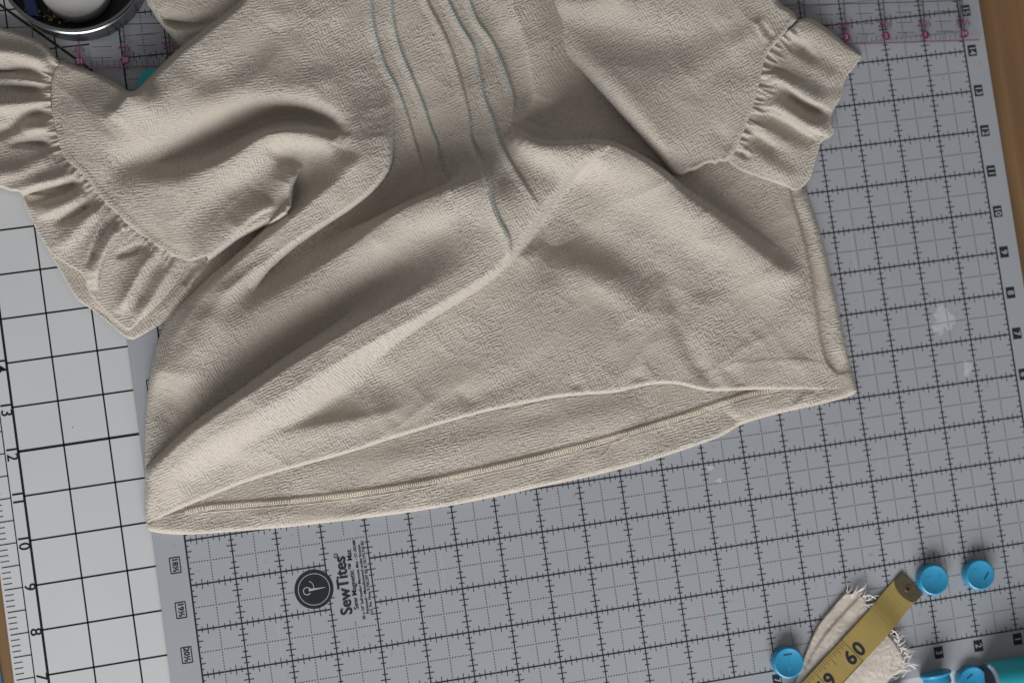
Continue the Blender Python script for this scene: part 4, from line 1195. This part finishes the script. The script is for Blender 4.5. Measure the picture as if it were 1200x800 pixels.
for x, y in ((1005, 697), (1011, 700), (1015, 705), (1017, 711), (1000, 696), (1016, 708)): fray(x, y, -0.2, 4, 6, 13, .6)
for x, y in ((994, 695), (997, 695)): fray(x, y, -0.75, 2, 10, 18, .2)
for x, y in ((1042, 744), (1048, 750), (1053, 758), (1058, 766), (1061, 774), (1060, 781), (1053, 788), (1044, 794)): fray(x, y, -0.35, 6, 8, 17, .7)
for pts in ([(998, 697), (1003, 694), (1009, 690), (1014, 686), (1016, 682)], [(1012, 698), (1018, 697), (1022, 698), (1026, 701)], [(1040, 745), (1038, 741), (1042, 738), (1048, 739), (1052, 744), (1053, 752)], [(1050, 757), (1056, 754), (1060, 751), (1061, 747)], [(1056, 765), (1058, 759), (1060, 756)]):
    c, _ = spline(pts, dict(a=0.0), 1.5); m = len(c)
    tube('frayed_thread', [spot(*p, 0.0025 + 0.001 * math.sin(3 * i / m)) for i, p in enumerate(c)], 0.00042, M_LOOSE, scrap, 5, [1 - .4 * i / m for i in range(m)])

# tape measure: local x along the tape towards the metal tip, local y across
TZ = 0.0052
tip = spot(1071.5, 683, 0.0036); far = spot(956, 809, TZ)
d = (tip - far).to_2d(); tang = math.atan2(d.y, d.x)
tape = empty('tape_measure', (tip.x, tip.y, 0.0), tang)
tag(tape, 'worn yellow tape measure end with metal tip, lying over the frayed scrap', 'tape measure')
TW = 0.0184 / 2; TL = 0.13
def tape_z(x):                                   # rises over the scrap
    return 0.0008 + 0.0042 * (1 / (1 + math.exp((x + 0.024) / 0.004)))
def tape_strip(name, x0, x1, w, th, dz, mat, n=40):
    v = []; f = []
    for i in range(n + 1):
        x = x0 + (x1 - x0) * i / n; z = tape_z(x) + dz
        crown = 0.0
        v += [(x, -w, z), (x, w, z), (x, -w, z - th), (x, w, z - th)]
    for i in range(n):
        a = i * 4; b = a + 4
        f += [(a, b, b + 1, a + 1), (a + 2, a + 3, b + 3, b + 2), (a, a + 2, b + 2, b), (a + 1, b + 1, b + 3, a + 3)]
    f += [(0, 1, 3, 2), (n * 4, n * 4 + 2, n * 4 + 3, n * 4 + 1)]
    return mesh_obj(name, v, f, mat, tape)
tape_strip('tape_ribbon', -TL, -0.0005, TW, 0.0005, 0, M_TAPE)
# metal tip with its curved inner edge
bm = bmesh.new()
pts = [(0.0, -TW - .0001), (0.0, TW + .0001)]
for i in range(13):
    y = TW + .0001 - (2 * TW + .0002) * i / 12
    pts.append((-0.0062 - 0.0042 * math.sqrt(max(0, 1 - (y / (TW * 1.02)) ** 2)), y))
vv = [bm.verts.new((x, y, tape_z(x) + 0.00035)) for x, y in pts]
fc = bm.faces.new(vv); bm.normal_update()
if fc.normal.z < 0: fc.normal_flip()
ex = bmesh.ops.extrude_face_region(bm, geom=[fc])
for q in ex['geom']:
    if isinstance(q, bmesh.types.BMVert): q.co.z -= 0.0009
bmesh.ops.recalc_face_normals(bm, faces=bm.faces)
cap = bm_obj('metal_tip', bm, M_TAPE_END, tape)
lathe('eyelet', [(0.0012, 0.0), (0.0014, 0.0003), (0.0019, 0.0003), (0.0021, 0.0)], 24, M_COPPER, cap, (-0.0046, 0, tape_z(-0.0046) + 0.00036))
disc('eyelet_hole', -0.0046, 0, 0.00125, tape_z(-0.0046) + 0.00042, M_INK, cap, 20)
# stamped crescent on the tip
def tape_bar(q, x0, y0, x1, y1, w, dz=0.00008):
    dx, dy = x1 - x0, y1 - y0; L = math.hypot(dx, dy); nx, ny = -dy / L * w / 2, dx / L * w / 2
    n = len(q.v)
    for x, y in ((x0 + nx, y0 + ny), (x0 - nx, y0 - ny), (x1 - nx, y1 - ny), (x1 + nx, y1 + ny)):
        q.v.append((x, y, tape_z(x) + dz))
    q.f.append((n, n + 1, n + 2, n + 3))
# graduation: the sixty inch line sits where the photo shows it
m60 = spot(1000.5, 763.5, TZ); lx = (Vector((m60.x, m60.y)) - Vector((tip.x, tip.y))).dot(d.normalized())
q = Quads(0)
for k in range(-1, 40):
    x = lx - k * IN / 16
    if x < -TL + .002: break
    if k == 0 or k % 16 == 0: tape_bar(q, x, -TW, x, TW, 0.00032)
    elif k > 0:
        L = 0.0075 if k % 8 == 0 else (0.0052 if k % 4 == 0 else (0.0042 if k % 2 == 0 else 0.0032))
        tape_bar(q, x, TW - 0.0003, x, TW - L, 0.00026)
tape_bar(q, lx - 0.06, -TW + 0.0006, lx, -TW + .0006, 0.0003)
q.build('graduation', M_INK, tape)
def tape_num(s, x, y, size):
    o = text_mesh('numeral', s, size, (x, y, tape_z(x) + 0.0001), 0, M_INK, tape, bold=0.0004, sx=0.92)
for ch, x in (('6', lx - 0.0038), ('0', lx + 0.0036)): tape_num(ch, x, -0.0022, 0.0125)
for ch, x in (('5', lx - IN - 0.0038), ('9', lx - IN + 0.0036)): tape_num(ch, x, -0.0022, 0.0125)

# ================================================================== tin of pins
tz = 0.0
RT = 0.0415; HT = 0.025
tc = spot(84, -46, HT)
tin = empty('pin_tin', (tc.x, tc.y, 0.0029))
tag(tin, 'round steel tin with a rolled rim, cut off at the top left corner', 'tin')
lathe('tin_wall', [(RT * .955, 0), (RT * .965, 0.0008), (RT * .965, HT - 0.0075), (RT * .985, HT - 0.0068), (RT * 1.0, HT - 0.0055), (RT * 1.0, HT - 0.0042), (RT * .982, HT - 0.0034), (RT * .985, HT - 0.0022), (RT * .995, HT - 0.0012), (RT * .990, HT - 0.0003), (RT * .975, HT), (RT * .955, HT - 0.0004), (RT * .945, HT - 0.0016), (RT * .94, 0.0012)], 96, M_STEEL, tin)
lathe('tin_floor', [(0, 0.0012), (RT * .945, 0.0012)], 64, M_TIN_IN, tin)
# white round box standing in the tin
wc = spot(86, -20, 0.0194); we = empty('round_box', (wc.x, wc.y, 0.0072))
tag(we, 'plain white round disc lying inside the steel tin', 'disc')
lathe('disc_body', [(0, 0), (0.0193, 0), (0.0197, 0.0006), (0.0197, 0.0112), (0.0193, 0.0119), (0.0187, 0.0122), (0, 0.0122)], 64, M_WHITE, we)
# blue clip and pins
cp = spot(35, 5, 0.012); ce = empty('blue_clip', (cp.x, cp.y, 0.0042), 0.15)
tag(ce, 'dark blue plastic clip inside the steel tin', 'clip')
slab('clip_arm', rrect(-0.0035, -0.008, 0.0035, 0.010, 0.001), 0.0, 0.0045, M_NAVY, ce, 0.0006)
slab('clip_arm', rrect(-0.0031, -0.007, 0.0031, 0.010, 0.001), 0.0055, 0.0085, M_NAVY, ce, 0.0006)
for i, (x0, y0, x1, y1) in enumerate(((52, 20, 60, 8), (58, 24, 66, 14), (60, 23, 74, 19), (46, 14, 62, 22), (70, 27, 84, 24), (30, 12, 45, 19), (64, 20, 60, 25))):
    a = spot(x0, y0, 0.0075 + 0.0004 * i); b = spot(x1, y1, 0.0105 + 0.0004 * i)
    e = empty('sewing_pin', tuple(a)); tag(e, 'thin brass sewing pin lying in the steel tin', 'pin', 'pins in the tin')
    tube('pin_shaft', [(0, 0, 0), tuple(b - a)], 0.0003, M_BRASS, e, 6)
    lathe('pin_head', [(0, -0.0008), (0.0006, -0.0005), (0.0008, 0), (0.0006, 0.0005), (0, 0.0008)], 12, M_BRASS, e)

# blue sliver at the lower left edge, on the table
bp = spot(-2, 790, TABLE_Z)
bs = slab('blue_card', [(bp.x - 0.03, bp.y - 0.02), (bp.x + 0.0025, bp.y - 0.02), (bp.x + 0.0012, bp.y + 0.012), (bp.x - 0.03, bp.y + 0.012)], TABLE_Z + 0.0002, TABLE_Z + 0.0012, plain('blue_card', (0.03, 0.10, 0.26), 0.6))
tag(bs, 'sliver of blue card on the wood at the lower left edge', 'card')
